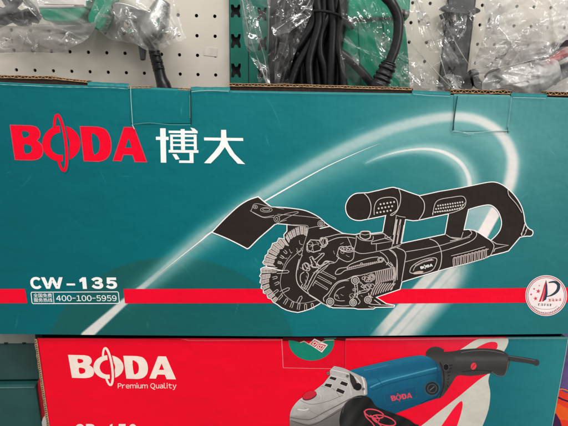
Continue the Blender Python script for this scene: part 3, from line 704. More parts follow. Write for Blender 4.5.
bd.line(kb([(262, 124), (310, 118), (342, 138), (345, 172), (325, 205), (285, 232), (245, 243)]), 2.1, (44, 62, 76), L=3.8, smooth=5, taper=lambda t: .45+1.0*math.sin(math.pi*min(1, t*1.1)))
rb = random.Random(4)
def marks(x, y, w, h, col, L=3.2):
    for j in range(3):
        x_0, x_1 = x+w*rb.choice((0, 0, .15, .3)), x+w*rb.choice((1, 1, .85, .6)); yy = y+j*h*.4+rb.uniform(-.6, .6)
        bd.fill(kb([(x_0, yy), (x_1, yy+.6), (x_1, yy+h*.16), (x_0, yy+h*.15)]), col, L=L)
    for j in range(2):
        xc = x+w*rb.uniform(.15, .8); y0_ = y+h*rb.choice((0, 0, .3)); sl = w*rb.uniform(-.22, .22)
        bd.fill(kb([(xc, y0_), (xc+w*.15, y0_), (xc+w*.15+sl, y+h), (xc+sl, y+h)]), col, L=L+.3+.3*j)
for i in range(4): marks(257+i*30, 264-i*1.5, 23, 21, (214, 50, 72))
for i in range(5): marks(170+i*25, 302+i*1, 18, 18, (70, 80, 92))
bd.line(kb([(135, 325), (175, 345), (240, 352), (300, 345), (335, 322)]), .3, (120, 110, 116), L=3, smooth=4)
for i in range(17):
    a = math.radians(140-i*6.0); x, y = 238+150*math.cos(a), 232+150*math.sin(a)
    bd.line(kb([(x, y-6), (x+rb.uniform(-5, 5), y+6)]), .45, (150, 96, 106), L=3.2)
    bd.line(kb([(x-4, y+rb.uniform(-5, 5)), (x+4, y+rb.uniform(-5, 5))]), .35, (150, 96, 106), L=3.5)
bd.obj('round_badge', fp)

# --- locking tabs cut in the front face: real little flaps, pushed out a little at the slit
def tab(x0, x1, y1, sk0, sk1, nm, push):
    def yf(x): return ip(TOPC, x)-1.0, y1
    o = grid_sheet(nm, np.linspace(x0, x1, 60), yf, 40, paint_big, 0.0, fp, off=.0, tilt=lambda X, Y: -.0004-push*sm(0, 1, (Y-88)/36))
    e = Sheet(-.0016-push, 0)
    return e
e = tab(130.5, 190.5, 123.2, 2, 1, 'locking_tab', .0006)
PALE = (176, 208, 204)
e.line([(130.5, 86.5), (131, 100), (131.8, 112), (132.6, 124)], 0.7, (150, 190, 186)); e.line([(132.6, 124.2), (150, 123), (170, 124.6), (190.6, 124.6)], .6, (84, 156, 154), smooth=4); e.line([(190.6, 90), (190.8, 105), (191.2, 124.5)], .8, (20, 40, 42)); e.line([(189.8, 95), (190.0, 118)], .35, (130, 160, 158))
e.line([(132.2, 124.5), (134.3, 129)], .8, PALE); e.obj('tab_creases', fp)
e = tab(454.0, 510.0, 131, 2, 1, 'locking_tab', .0007)
e.line([(457.4, 96), (455.5, 108), (452.6, 130.8)], 1.1, (20, 66, 68)); e.line([(452.6, 131), (470, 132.4), (490, 131.4), (507.6, 130.4)], .7, (150, 196, 192), smooth=4); e.line([(511.6, 97), (510, 112), (507.6, 129)], .5, (120, 160, 158)); e.line([(507.4, 127), (507.8, 133.5)], .7, (50, 60, 62)); e.line([(462, 132), (469, 134), (474, 133.6)], .4, PALE)
e.obj('tab_creases', fp)

# --- lid: raw corrugated edges and teal folded stretches along the top
lid = box_world('lid', bx0+.002, bx1-.004, .006, BOXD, topz-.0115, topz+.0008, GAP, big)
def corr(p0, p1, th, Y, parent, hgt=.0016, name='corrugated_edge', seed=0, gap=2.2, gapmat=GAP):
    """raw end of the board: two liners, the wavy fluting between them and a strip of painted shade below"""
    rn = random.Random(seed); A = U(p0[0], p0[1], Y); B = U(p1[0], p1[1], Y); m_ = mpp(Y); L_ = (B-A).length; n = max(20, int(L_/.0009))
    V, Fc = [], []
    def ribbon(fn, t_, y0, y1):
        b = len(V)
        for i in range(n+1):
            P = A.lerp(B, i/n); c = fn(i)
            jit = rn.uniform(-.35, .35)*.0003
            for yy, zz in ((y0+jit, t_), (y0+jit, -t_), (y1, -t_), (y1, t_)): V.append(Vector((P.x, P.y+yy, P.z+c+zz)))
        for i in range(n):
            for k in range(4):
                a, c_ = b+i*4+k, b+i*4+(k+1) % 4; Fc.append([a, a+4, c_+4, c_])
        Fc.append([b, b+1, b+2, b+3]); Fc.append([b+n*4+3, b+n*4+2, b+n*4+1, b+n*4])
    h = th*m_/2
    wob = lambda i: .25*h*noise.noise(Vector((i*.09, seed, 0)))*1.6
    ribbon(lambda i: h+wob(i), .00028, 0, .012); ribbon(lambda i: -h+wob(i+7), .00032, 0, .012)
    ribbon(lambda i: h*.75*math.sin(i*.9)+wob(i), .0003, .0004, .010)
    o = meshobj(name, V, Fc, KRAFT, parent)
    return o
# dark strip standing in for shade behind/below each raw edge, then the edge itself
def slot(pts_top, pts_bot, Y, nm='lid_slot_shade'):
    return slab(nm, pts_top+pts_bot[::-1], Y, Y+.002, GAP, lid)
slot([(-26, 74.5), (0, 77), (60, 79.5), (88, 82)], [(-26, 83), (0, 84), (60, 86.5), (88, 87)], .004)
corr((-26, 74.2), (0, 76.4), 2.2, .003, lid, seed=1); corr((0.3, 76.4), (52, 77.6), 2.2, .0028, lid, seed=2); corr((52, 77.6), (88, 81.6), 1.6, .003, lid, seed=3)
slot([(230, 84), (330, 86), (413, 88.5)], [(230, 91.5), (330, 93.5), (413, 95)], .004)
corr((229, 84.6), (300, 85.6), 2.2, .0028, lid, seed=4); corr((300, 85.6), (412, 88.8), 1.9, .003, lid, seed=5)
slot([(450, 90), (512, 91.5)], [(450, 96.5), (512, 98)], .004); corr((450.5, 91.2), (511, 92.2), 3.0, .0024, lid, seed=6)
slot([(546, 92), (604, 94)], [(546, 99), (604, 100)], .004); corr((546.5, 93.2), (604, 94.6), 3.0, .0024, lid, seed=8)
corr((128, 87.2), (151, 87.0), 1.5, -.0008, lid, seed=9); corr((178, 88.6), (191, 89.4), 1.6, -.0008, lid, seed=10)
def foldstrip(x0, x1, up):
    """where the face turns over into the lid: a rounded teal fold"""
    V, Fc, cs = [], [], []; n = 24; m = 7
    for i in range(n+1):
        x = x0+(x1-x0)*i/n
        for j in range(m):
            a = j/(m-1); w = up*(1+.12*noise.noise(Vector((x*.15, 3, 1))))
            P = U(x, ip(TOPC, x)+.6-w*math.sin(a*math.pi/2), -.0004+.006*(1-math.cos(a*math.pi/2)))
            V.append(P); c = Vector((18, 106, 110)).lerp(Vector((112, 168, 166)), math.exp(-((a-.35)/.22)**2)*.45*(.6+.6*noise.noise(Vector((x*.3, 1, 1)))))  # highlight along the rounded fold is mixed into its colour
            cs.append(lin(c))
    for i in range(n):
        for j in range(m-1): a = i*m+j; Fc.append([a, a+m, a+m+1, a+1])
    meshobj('lid_fold', V, Fc, PR, lid, cs, smooth=True)
foldstrip(87.5, 129, 4.4); foldstrip(151, 179, 1.6); foldstrip(190.5, 230, 4.0); foldstrip(412, 450.5, 3.8); foldstrip(511, 547, 3.8)
# worn pale line along the upper crease
wc = Sheet(-.0014, 0)
wc.line([(-20, 82.6), (0, 84.3), (30, 85.6), (60, 86.9), (86, 87.2), (110, 87.6), (128, 88.8)], .55, lambda x, y: (150, 196, 192) if int(x/3) % 3 else (84, 150, 148), smooth=6); wc.obj('worn_crease', fp); wc = Sheet(-.0014, 0)
wc.line([(191.5, 91.6), (200, 90.8), (214, 90.6), (229, 91.2)], .8, (140, 182, 178), smooth=4); wc.obj('worn_crease', fp); wc = Sheet(-.0014, 0)
wc.line([(232, 92.0), (320, 93.6), (410, 94.8)], .4, (96, 164, 162), smooth=6); wc.obj('worn_crease', fp); wc = Sheet(-.0014, 0); wc.line([(413, 94), (430, 95.4), (450, 96.2)], .5, (150, 200, 198), smooth=4); wc.obj('worn_crease', fp); wc = Sheet(-.0014, 0); wc.line([(513, 97.2), (546, 98.2)], .5, (150, 200, 198))
wc.obj('worn_crease', fp)

# ================================================================== RED CARTON
YR = .007
rl, rr = U(36.8, 338, YR), U(567.5, 338, YR)
red = thing('tool_carton', 'bright red and teal carton picturing an angle grinder, under the wide teal carton', 'carton', ((rl.x+rr.x)/2, YR, 0))
def paint_red(PX, PY):
    f = lambda c: np.array(c, float)
    def mix(a, b, t): return a+(b-a)*t[..., None]
    base = np.broadcast_to(f((242, 0, 38)), PX.shape+(3,)).copy()
    base = mix(base, f((205, 52, 72)), sm(330, 480, PX)*(1-sm(338, 362, PY))*.75)  # sheen along the upper right, painted in as duller red
    base = mix(base, f((236, 40, 66)), sm(370, 480, PX)*.4)
    base = mix(base, f((226, 60, 74)), np.exp(-((PY-338)/1.2)**2)*.6)
    teal = sm(-.4, .4, PX+1.2-np.interp(PY, [337, 343, 350, 356, 372, 380, 393, 409, 426, 520], [507.5, 508, 504, 497, 488, 489, 491, 489, 482, 440]))
    tcol = np.stack([np.interp(PX, [500, 568], [22, 40]), np.interp(PX, [500, 568], [108, 128]), np.interp(PX, [500, 568], [118, 132])], -1)
    base = mix(base, tcol, teal)
    base = mix(base, f((214, 208, 200)), np.exp(-((PY-338.2)/.7)**2)*.35*teal)
    return base
def side_l(y): return float(np.interp(y, [337, 426, 540], [36.8, 49.8, 66]))
def red_panel():
    # warp a rectangular grid so that its outer edges follow the board's sides
    ny, nx = 120, 420; V = np.zeros((ny, nx, 2))
    zt, zb_ = 338.1, 505
    for j in range(ny):
        y = zt+(zb_-zt)*j/(ny-1)
        xl = np.interp(y, [337, 426, 540], [36.8, 49.8, 66]); xr = np.interp(y, [337, 343, 426, 540], [568.6, 568, 552.4, 530])
        V[j, :, 0] = np.linspace(xl, xr, nx); V[j, :, 1] = y
    V[..., 1] += np.interp(V[..., 0], [37, 180, 300, 360, 568], [0, .3, 1.0, -.3, -1.7])*(1-np.clip((V[..., 1]-337)/20, 0, 1))
    return V
RV = red_panel(); ny, nx = RV.shape[:2]
d = np.stack([RV[..., 0]-CX, -(RV[..., 1]-CY), np.full((ny, nx), -F)], -1) @ np.array(R).T
P = np.array(CAM)+d*((YR-CAM.y)/d[..., 1])[..., None]
zmin = 0.0005; P[..., 2] = np.maximum(P[..., 2], zmin)
rc = paint_red(RV[..., 0], RV[..., 1])/255; rc = np.where(rc <= .04045, rc/12.92, ((np.clip(rc, 0, 1)+.055)/1.055)**2.4)
idx = np.arange(ny*nx).reshape(ny, nx); q = np.stack([idx[:-1, :-1], idx[1:, :-1], idx[1:, 1:], idx[:-1, 1:]], -1).reshape(-1, 4)
rp = meshobj('front_panel', [Vector(v) for v in P.reshape(-1, 3)], q.tolist(), PR, red, rc.reshape(-1, 3), smooth=True)
xl_, xr_ = U(50, 426, YR).x, U(552.4, 426, YR).x
yb_ = 426.0
while U(284, yb_, YR).z > .0008: yb_ += .5
def side_r(y): return float(np.interp(y, [337, 343, 426, 540], [568.6, 568, 552.4, 530]))
tl, tr_, bl_, br_ = U(side_l(339)+.6, 339, YR).x, U(side_r(339)-.6, 339, YR).x, U(side_l(yb_)+.6, yb_, YR).x, U(side_r(yb_)-.6, yb_, YR).x
V = [Vector((x, y, z)) for y in (YR+.001, .115) for x, z in ((tl, RED_H-.0105), (tr_, RED_H-.0105), (br_, .0006), (bl_, .0006))]
meshobj('body', V, [[0, 3, 2, 1], [4, 5, 6, 7], [0, 1, 5, 4], [1, 2, 6, 5], [2, 3, 7, 6], [3, 0, 4, 7]], TEALCARD, red)
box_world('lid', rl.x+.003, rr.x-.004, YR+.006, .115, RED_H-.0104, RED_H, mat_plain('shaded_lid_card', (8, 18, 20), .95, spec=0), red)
# raw board edge down the left side
def vedge():
    V, Fc = [], []; n = 110; rn = random.Random(3)
    for i in range(n+1):
        t = i/n; y = 339+(470-339)*t; x = side_l(y)
        wv = .55*math.sin(i*.75)
        for dx, yy in ((-3.1+wv*.4+rn.uniform(-.2, .2), YR+.0012), (-2.2+wv*.5, YR-.0002), (-.2, YR-.0003), (0.1, YR+.0015)):
            V.append(U(x+dx, y, yy))
    for i in range(n):
        for k in range(3): a = i*4+k; Fc.append([a, a+4, a+5, a+1])
    meshobj('corrugated_edge', V, Fc, KRAFT, red, smooth=False)
    V, Fc = [], []
    for i in range(0, 60):
        y = 341+i*2.1; x = side_l(y)-1.9
        b = len(V); V += [U(x-.55, y, YR-.0006), U(x+.75, y-.5, YR-.0006), U(x+.85, y+.25, YR-.0006), U(x-.45, y+.8, YR-.0006)]; Fc.append([b, b+3, b+2, b+1])
    meshobj('flute_openings', V, Fc, GAP, red)
vedge()
# printing on the red carton
rb_ = Sheet(YR, 1)
TR = lambda p: (60+(35+(p[0]-38)*472/518)/4.37, 340+(65+(p[1]-95)*107/140)/4.37)
brand(TR, rb_, (250, 232, 218), (242, 0, 38), None); rb_.obj('brand_lettering', rp)
t_ = Sheet(YR, 1); t_.grotesk('Premium Quality', 117.8, 382.9, 176.4, 389.9, (250, 226, 214), bold=.008); t_.obj('slogan', rp)
t_ = Sheet(YR, 1)
for ch, x0, x1 in (('C', 74.6, 84), ('P', 86, 95), ('-', 98, 104), ('1', 109.5, 114), ('5', 117.5, 126), ('0', 128.5, 137)):
    t_.grotesk(ch, x0, 424.0 if ch != '-' else 430, x1, 437 if ch != '-' else 432, (244, 226, 216), bold=.045)
t_.obj('model_number', rp)
r1 = lambda p: crop(275, 330, 4.44, p); r2 = lambda p: crop(360, 340, 4.95, p); r3 = lambda p: crop(460, 330, 4.435, p)
s_ = Sheet(YR, 1); CR = lambda x, y: (206, 202, 190)
s_.fill(cat_rom([(400, 440), (421, 426), (440, 411), (460, 395.5), (478, 380.5), (487, 374.5)], 3)+cat_rom([(487, 374.5), (490.3, 372.5), (488.3, 381), (490.3, 393), (488.6, 409), (482.5, 426), (474, 442)], 4)[1:], CR, step=3)
s_.fill(cat_rom([(432, 440), (447, 418), (455, 407), (461.5, 401), (462.3, 408), (457, 426), (450, 440)], 3), (250, 14, 52), L=2)
s_.fill(cat_rom([(455, 353), (466, 346), (477, 339.5), (490, 338.4), (505, 338), (508.4, 340), (507, 346), (502, 354), (494, 362), (470, 362)], 3), CR, step=3)
s_.fill(cat_rom([(470, 353), (480, 346), (490, 342), (497, 343), (496.5, 349), (490, 353), (480, 356)], 4, True), (238, 34, 62), L=2)
s_.obj('curved_bands', rp)
g = Sheet(YR, 3)
def shade(c0, c1, ax, ay, r):   # printed tonal gradient of the studio photo on the carton
    return lambda x, y: tuple(c0[i]+(c1[i]-c0[i])*max(0, min(1, (x*ax+y*ay-r[0])/(r[1]-r[0]))) for i in range(3))
# rear handle
hp = cat_rom([(444, 352), (455, 351), (462, 349.5), (480, 348.3), (498, 349.5), (506, 353), (510, 358.5), (509, 366), (505, 374), (499, 375.2), (494, 373), (484, 374.5), (470, 376), (458, 375.5), (452, 383), (443, 396), (437, 399)], 4)+[(428, 385), (426, 358)]
hp = cat_rom([(426, 352), (431, 347.5), (438, 346.8), (444, 349.5)], 3)+hp
g.fill(hp, lambda x, y: tuple(v+6*math.sin(y*.35+1.0)+(16 if 356 < y < 361 and x > 455 else 0)*.6 for v in (62, 60, 60)), step=1.6)
g.line([(508, 358), (520, 359.5), (530, 361), (536.5, 362.5)], 5.2, (58, 58, 60), L=3, smooth=4); g.fill(ell(536.5, 362.6, 3.0, 3.2, 16), (58, 58, 60), L=3.4)
g.line([(508, 356), (520, 357.8), (535, 360.6)], .5, (110, 112, 114), L=3.8)
g.line(r3([(140, 185), (160, 200), (190, 205), (205, 185), (215, 140)]), .9, (92, 92, 94), L=4, smooth=4)
g.fill(ell(473.6, 366.2, 2.8, 3.6, 20, 20), (228, 60, 74), L=4); g.line([(471.8, 368.4), (475.4, 363.8)], .5, (120, 30, 40), L=4.6)
for i in range(7): g.line([(447+i*.2, 366+i*3.4), (452.5-i*.9, 365+i*3.3)], .8, (28, 28, 30), L=4)
g.line(r2([(395, 110), (412, 150), (415, 220), (395, 285)]), 1.0, (34, 36, 40), L=4.3, smooth=4)
g.fill(ell(446, 367.2, 2.8, 3.3, 16), (26, 26, 28), L=4); g.line(ell(446, 367.2, 2.9, 3.4, 16), .4, (96, 96, 98), True, L=4.4)
# blue motor body
bb = cat_rom(r2([(-50, 150), (0, 136), (100, 112), (220, 86), (300, 75)]), 4)+cat_rom(r2([(300, 75), (340, 84), (375, 108), (398, 140), (406, 200), (402, 255), (382, 288)]), 4)[1:]+cat_rom(r2([(382, 288), (300, 318), (220, 348), (150, 374)]), 3)[1:]+r2([(100, 380), (30, 330), (-50, 300)])
def bluef(x, y):
    v = (y-(367-(x-360)*.2)); k = math.exp(-((v-17)/2.2)**2)*.35+math.exp(-((v-2)/4)**2)*.28; dk = max(0, min(1, (v-22)/28))
    b = (22+22*k*2-10*dk, 96+52*k-20*dk, 128+46*k-24*dk)
    e = max(0, (x-428)/14); return tuple(max(0, c*(1-.25*e)) for c in b)
g.fill(bb, bluef, step=1.5, L=5)
g.line(r2([(50, 235), (120, 205), (220, 178), (330, 150), (380, 138)]), 1.3, (72, 152, 180), L=5.6, smooth=4); g.line(r2([(60, 250), (130, 222), (230, 195), (390, 160)]), .7, (14, 78, 108), L=5.8, smooth=4)
g.line(r2([(85, 190), (110, 225), (95, 260)]), .9, (18, 88, 118), L=5.6, smooth=4)
g.fill(r2([(120, 270), (275, 228), (282, 285), (130, 325)]), (20, 80, 110), L=5.6); g.line(r2([(120, 270), (275, 228), (282, 285), (130, 325)]), .35, (34, 100, 130), True, L=6)
def T3(p):
    u = (p[0]-38)/518; v = (p[1]-95)/140
    a = r2([(150, 277), (255, 258)])
    return (a[0][0]+u*(a[1][0]-a[0][0])+v*.9, a[0][1]+u*(a[1][1]-a[0][1])+v*5.6)
g.layer = 7; brand(T3, g, (214, 74, 92), (20, 80, 110)); g.layer = 3
g.fill(r2(ell(355, 240, 42, 40, 30)), (40, 84, 100), L=6); g.fill(r2(ell(357, 240, 33, 32, 28)), (38, 40, 44), L=6.4); g.line(r2(ell(357, 240, 22, 21, 24)), .5, (92, 96, 100), True, L=6.8); g.line(r2([(345, 250), (368, 230)]), 1.0, (96, 98, 100), L=7)
# gear head (silver casting)
gh = cat_rom(r1([(66, 445), (66, 380), (78, 344), (112, 306), (165, 276), (215, 238)]), 4)+r1([(245, 200), (243, 180), (262, 160)])+cat_rom(r1([(262, 160), (300, 168), (350, 190), (382, 205)]), 3)[1:]+r1([(400, 214), (408, 240), (410, 285), (380, 300), (300, 340), (290, 445)])
def silv(x, y):
    u, v = (x-275)*4.44, (y-330)*4.44
    k = max(0, min(1, (v-300)/120)); e = .9*math.exp(-((u-110+.3*(v-300))/55)**2)*(v < 380); t = max(0, (u-320)/110)
    b = 186-46*k+22*e-24*t+8*noise.noise(Vector((x*.12, y*.2, 0)))+9*noise.noise(Vector((x*.7, y*.8, 3)))
    return (b, b-5, b-8)
g.fill(gh, silv, step=1.5, L=5.2)
g.fill(r1([(66, 445), (66, 400), (150, 420), (200, 405), (280, 352), (300, 342), (300, 445)]), shade((134, 128, 124), (96, 92, 90), .3, 1, (500, 530)), step=2, L=5.8)
g.line(r1([(68, 388), (150, 398), (210, 370), (310, 318), (335, 305)]), .9, (110, 104, 102), L=6.2, smooth=4); g.line(r1([(130, 345), (190, 375), (220, 372)]), .5, (150, 144, 140), L=6.2, smooth=3)
g.line(r1([(245, 200), (300, 215), (325, 228), (340, 290)]), .8, (214, 210, 206), L=6.2, smooth=3); g.line(r1([(248, 176), (340, 200), (380, 240)]), 1.2, (220, 216, 212), L=6.4, smooth=3); g.line(r1([(100, 352), (130, 356), (150, 350)]), 1.2, (222, 218, 214), L=6.4, smooth=3)
for q in ([(248, 205), (276, 212), (268, 226), (238, 216)], [(296, 225), (326, 236), (318, 252), (286, 240)], [(226, 236), (256, 240), (248, 258), (216, 248)], [(278, 256), (312, 270), (304, 286), (268, 272)]): g.fill(r1(q), (44, 38, 38), L=6.6); g.line(r1(q), .45, (226, 222, 218), True, L=7)
g.fill(r1(ell(154, 293, 34, 17, 26, -22)), (120, 40, 50), L=6.4); g.fill(r1(ell(153, 288, 32, 16, 26, -22)), (206, 40, 58), L=6.8)
g.fill(r1([(330, 190), (350, 205), (362, 230), (372, 268), (350, 262), (335, 230)]), (52, 46, 46), L=6.6); g.fill(r1(ell(368, 252, 17, 17, 16)), (30, 28, 30), L=7); g.line(r1([(385, 208), (395, 235), (398, 285)]), 1.6, (228, 224, 220), L=7, smooth=3)
g.fill(cat_rom(r1([(292, 445), (286, 400), (300, 345), (335, 305), (385, 290), (425, 305), (450, 340), (500, 360), (600, 400), (640, 445)]), 3)+r1([(292, 470)]), lambda x, y: tuple(30+18*math.exp(-((x-348)/7)**2)+6*math.sin(x*.4+y*.3) for _ in range(3)), step=2, L=7.4)
g.line(cat_rom(r1([(300, 370), (310, 330), (345, 303), (385, 297)]), 4), .6, (92, 88, 88), L=8)
PK = (226, 74, 92)
for q in (ell(70, 365, 48, 20, 24, 14), ell(118, 398, 60, 22, 24, 16)): g.line(r2(q), 1.2, PK, True, L=8.4)
g.line(r2([(50, 372), (80, 398), (105, 426)]), 1.3, PK, L=8.8, smooth=3); g.line(r2([(20, 352), (30, 380), (60, 410), (80, 440)]), 1.1, PK, L=8.8, smooth=3); g.line(r2([(75, 372), (95, 392), (85, 410)]), .9, PK, L=8.8, smooth=3)
g.fill(r2([(120, 376), (180, 376), (230, 404), (290, 420), (300, 450), (100, 450)]), (42, 40, 42), L=5.4)
# casting seams, screws and moulded steps of the pictured grinder
g.line(r1([(112, 312), (160, 330), (230, 318), (300, 290)]), .5, (140, 134, 130), L=6.3, smooth=4); g.line(r1([(205, 250), (260, 262), (290, 300)]), .45, (146, 140, 136), L=6.3, smooth=3)
g.line(r1([(72, 402), (150, 424), (215, 400), (300, 350)]), .5, (70, 66, 66), L=6.4, smooth=4); g.line(r1([(180, 280), (205, 292), (200, 310)]), .4, (228, 224, 220), L=6.4, smooth=3)
for q in ((322, 205), (392, 262), (236, 192)):
    g.fill(r1(ell(q[0], q[1], 7, 7, 12)), (120, 114, 112), L=7.2); g.line(r1([(q[0]-4, q[1]+2), (q[0]+4, q[1]-2)]), .4, (50, 46, 46), L=7.6)
g.line(r2([(20, 150), (60, 142), (140, 124)]), .8, (54, 128, 156), L=5.6, smooth=3); g.line(r2([(300, 316), (340, 296), (376, 286), (398, 252)]), .9, (10, 50, 74), L=5.7, smooth=3); g.line(r2([(375, 108), (384, 160), (380, 240), (368, 288)]), .5, (12, 66, 92), L=5.7, smooth=3)
g.line(r3([(5, 100), (60, 92), (130, 92), (195, 104)]), .6, (104, 102, 102), L=4, smooth=4); g.line(r3([(10, 186), (80, 178), (140, 184)]), .6, (36, 36, 38), L=4, smooth=4)
g.obj('grinder_picture', rp)
# lock flap with green half disc and upside-down brand mark
fl = Sheet(YR, 2)
GRN = lambda x, y: (18, 132, 108)
fl.fill([(281.6, 339.2), (345.6, 338.8), (345.4, 368.6), (283.2, 367.6)], lambda x, y: (230, 2, 38), L=2)
hd = [(288.6, 340.2), (294, 340.8), (300, 342.6), (304, 341), (309.5, 344.4), (312.5, 341), (318, 343), (326, 340), (334.5, 340)]+[(311.5+23.2*math.cos(math.radians(a))*.98, 341.5+19.2*math.sin(math.radians(a))) for a in range(0, 181, 9)]
fl.fill(hd, GRN, L=3)
fl.fill(r1([(150, 62), (175, 38), (235, 66), (208, 100)]), (238, 226, 220), L=4); fl.fill(r1([(156, 62), (176, 45), (196, 56), (178, 76)]), (206, 30, 50), L=4.6); fl.fill(r1([(196, 60), (228, 68), (206, 93), (183, 79)]), (206, 30, 50), L=4.6)
for q in ([(165, 62), (178, 52), (188, 58), (176, 68), (165, 62)], [(197, 66), (218, 72), (205, 86), (190, 78), (197, 66)], [(207, 69), (197, 82)]): fl.line(r1(q), .8, (240, 226, 220), L=5.2)
fl.line([(281.6, 339), (282.4, 352), (283.2, 367.6)], .7, (238, 120, 132), L=3); fl.line([(283.2, 367.8), (310, 368.4), (345.4, 368.8)], .55, (240, 120, 128), L=3); fl.line([(345.7, 339), (345.5, 368.8)], .5, (190, 60, 76), L=3); fl.line([(344.8, 340), (344.7, 367)], .3, (120, 10, 26), L=3)
fl.fill([(283, 337.4), (346, 337.4), (346, 341.2), (334, 340), (326, 340), (318, 343), (312, 341), (304, 341), (300, 342.4), (294, 340.8), (283, 341)], (84, 8, 18), L=2.6)
fl.line([(300, 342.6), (304, 341.2), (309.5, 344.6), (312.5, 341.4), (318, 343.2), (326, 340.2), (334, 340)], .8, (214, 180, 150), L=5, smooth=0); fl.line([(324, 338.6), (336, 338.2)], 1.3, (28, 120, 104), L=4)
fl.obj('locking_tab', rp)
rw = Sheet(YR, 1); rw.line([(37.5, 338.2), (100, 338.4), (180, 339.4), (195, 340.6), (281, 340.0)], .7, lambda x, y: (150, 14, 34) if x < 182 else (214, 96, 104), smooth=5); rw.line([(346, 339.6), (400, 339.6), (440, 339), (566, 337.8)], .6, lambda x, y: (214, 130, 130) if x < 505 else (110, 160, 158), smooth=5)
rw.line([(37.4, 338.4), (41, 362), (44.5, 390), (49.5, 425), (53, 450)], .7, (150, 12, 30), smooth=4); rw.line([(567.8, 339), (566, 352), (552.2, 426)], .9, (120, 168, 166)); rw.obj('worn_crease', rp)

# ================================================================== CARTONS EITHER SIDE
def carton(name, label, xpx0, xpx1, ytop, ybot, Y, depth, mat, lipcol, zbot=None, group=None):
    A = U(xpx0, ytop, Y); B = U(xpx1, ytop, Y); Z0 = zbot if zbot is not None else U((xpx0+xpx1)/2, ybot, Y).z
    x0, x1 = min(A.x, B.x), max(A.x, B.x); zt = (A.z+B.z)/2
    t = thing(name, label, 'carton', ((x0+x1)/2, Y, Z0), group)
    box_world('body', x0, x1, Y, Y+depth, Z0, zt-.0002, mat, t, bevel=.0012)
    return t, x0, x1, zt, Z0
t, x0, x1, zt2, _ = carton('green_carton', 'dark green carton at the lower left, beneath the grey-edged one', -75, 35.5, 385.5, 430, .03, .08, mat_plain('bottle_green_card', (26, 80, 78), .5, noise_amt=.1, nscale=30), None, zbot=0.0004)
box_world('lid_edge', x0+.001, x1-.001, .0288, .031, zt2-.0035, zt2-.0022, mat_plain('worn_green_fold', (78, 118, 114), .6), t)
zt1 = U(10, 335, .036).z
t = thing('green_carton', 'dark green carton with a grey strip along its top edge, left of the red carton', 'carton', ((x0+x1)/2, .036, zt2+.0008))
xa, xb = U(-70, 350, .036).x, U(38, 350, .036).x
zl = U(10, 380, .036).z
box_world('body', xa, xb, .036, .115, max(zt2+.0009, zl), U(10, 343.5, .036).z, mat_plain('shaded_green_card', (34, 74, 72), .55, noise_amt=.1, nscale=30), t, bevel=.001)
box_world('base', xa+.006, xb-.004, .042, .112, zt2+.0006, max(zt2+.0009, zl)+.0005, BLACKM, t)  # black block stands in for the shade in the gap between the cartons
box_world('top_strip', xa, xb, .034, .115, U(10, 343.4, .034).z, RED_H-.0002, mat_plain('grey_sheen_card', (142, 146, 138), .5, noise_amt=.06), t)  # grey colour stands in for sheen on the carton's top edge
nt_ = []
for px in (6, 24): slab('edge_notch', [(px-2, 342.6), (px+2, 342.6), (px+1.4, 344.6), (px-1.4, 344.6)], .0336, .0345, BLACKM, t)
# red upright carton squeezed between
rt = thing('narrow_red_carton', 'narrow dark red carton glimpsed between the green cartons and the red one', 'carton', (U(42, 420, .034).x, .034, 0))
slab('body', [(37.8, 381), (42.5, 373), (46, 392), (52, 426), (56, yb_-16), (38.5, yb_-16)], .034, .11, mat_plain('crimson_card', (190, 10, 34), .5), rt)
slab('white_corner', [(40.5, 426), (43, 418), (48.5, 411), (54, 411), (56, 436), (39.2, 436)], .0322, .0338, PAPER, rt)
# orange & purple carton at the right
orc = thing('printed_carton', 'orange and purple printed carton peeking out at the lower right corner', 'carton', (U(575, 420, .02).x, .02, 0))
A = U(545, 362, .024); B = U(640, 362, .024)
bo = box_world('body', A.x, B.x, .024, .11, .0004, A.z, mat_plain('purple_card', (94, 74, 128), .5, col2=(78, 62, 112)), orc)
oc = Sheet(.0235, 0)
oc.fill(cat_rom([(540, 393), (556, 389), (566, 393), (576, 396), (590, 398), (590, 470), (540, 470)], 3), (232, 58, 34), L=0)
oc.fill(cat_rom([(540, 407), (556, 403), (564, 407), (575, 411), (590, 413), (590, 430), (566, 420), (550, 424), (540, 440)], 3), lambda x, y: (240, 92, 30), L=1)
oc.line([(540, 397), (556, 397), (564, 400), (574, 402.6), (592, 404)], 1.5, (52, 22, 66), L=2, smooth=4); oc.fill([(540, 417), (556, 413.5), (560, 420), (566, 440), (540, 440)], (66, 28, 72), L=3); oc.line([(555, 391), (562, 389), (572, 392), (590, 394)], 1.2, (250, 120, 60), L=3, smooth=3)
oc.obj('printed_pattern', orc)

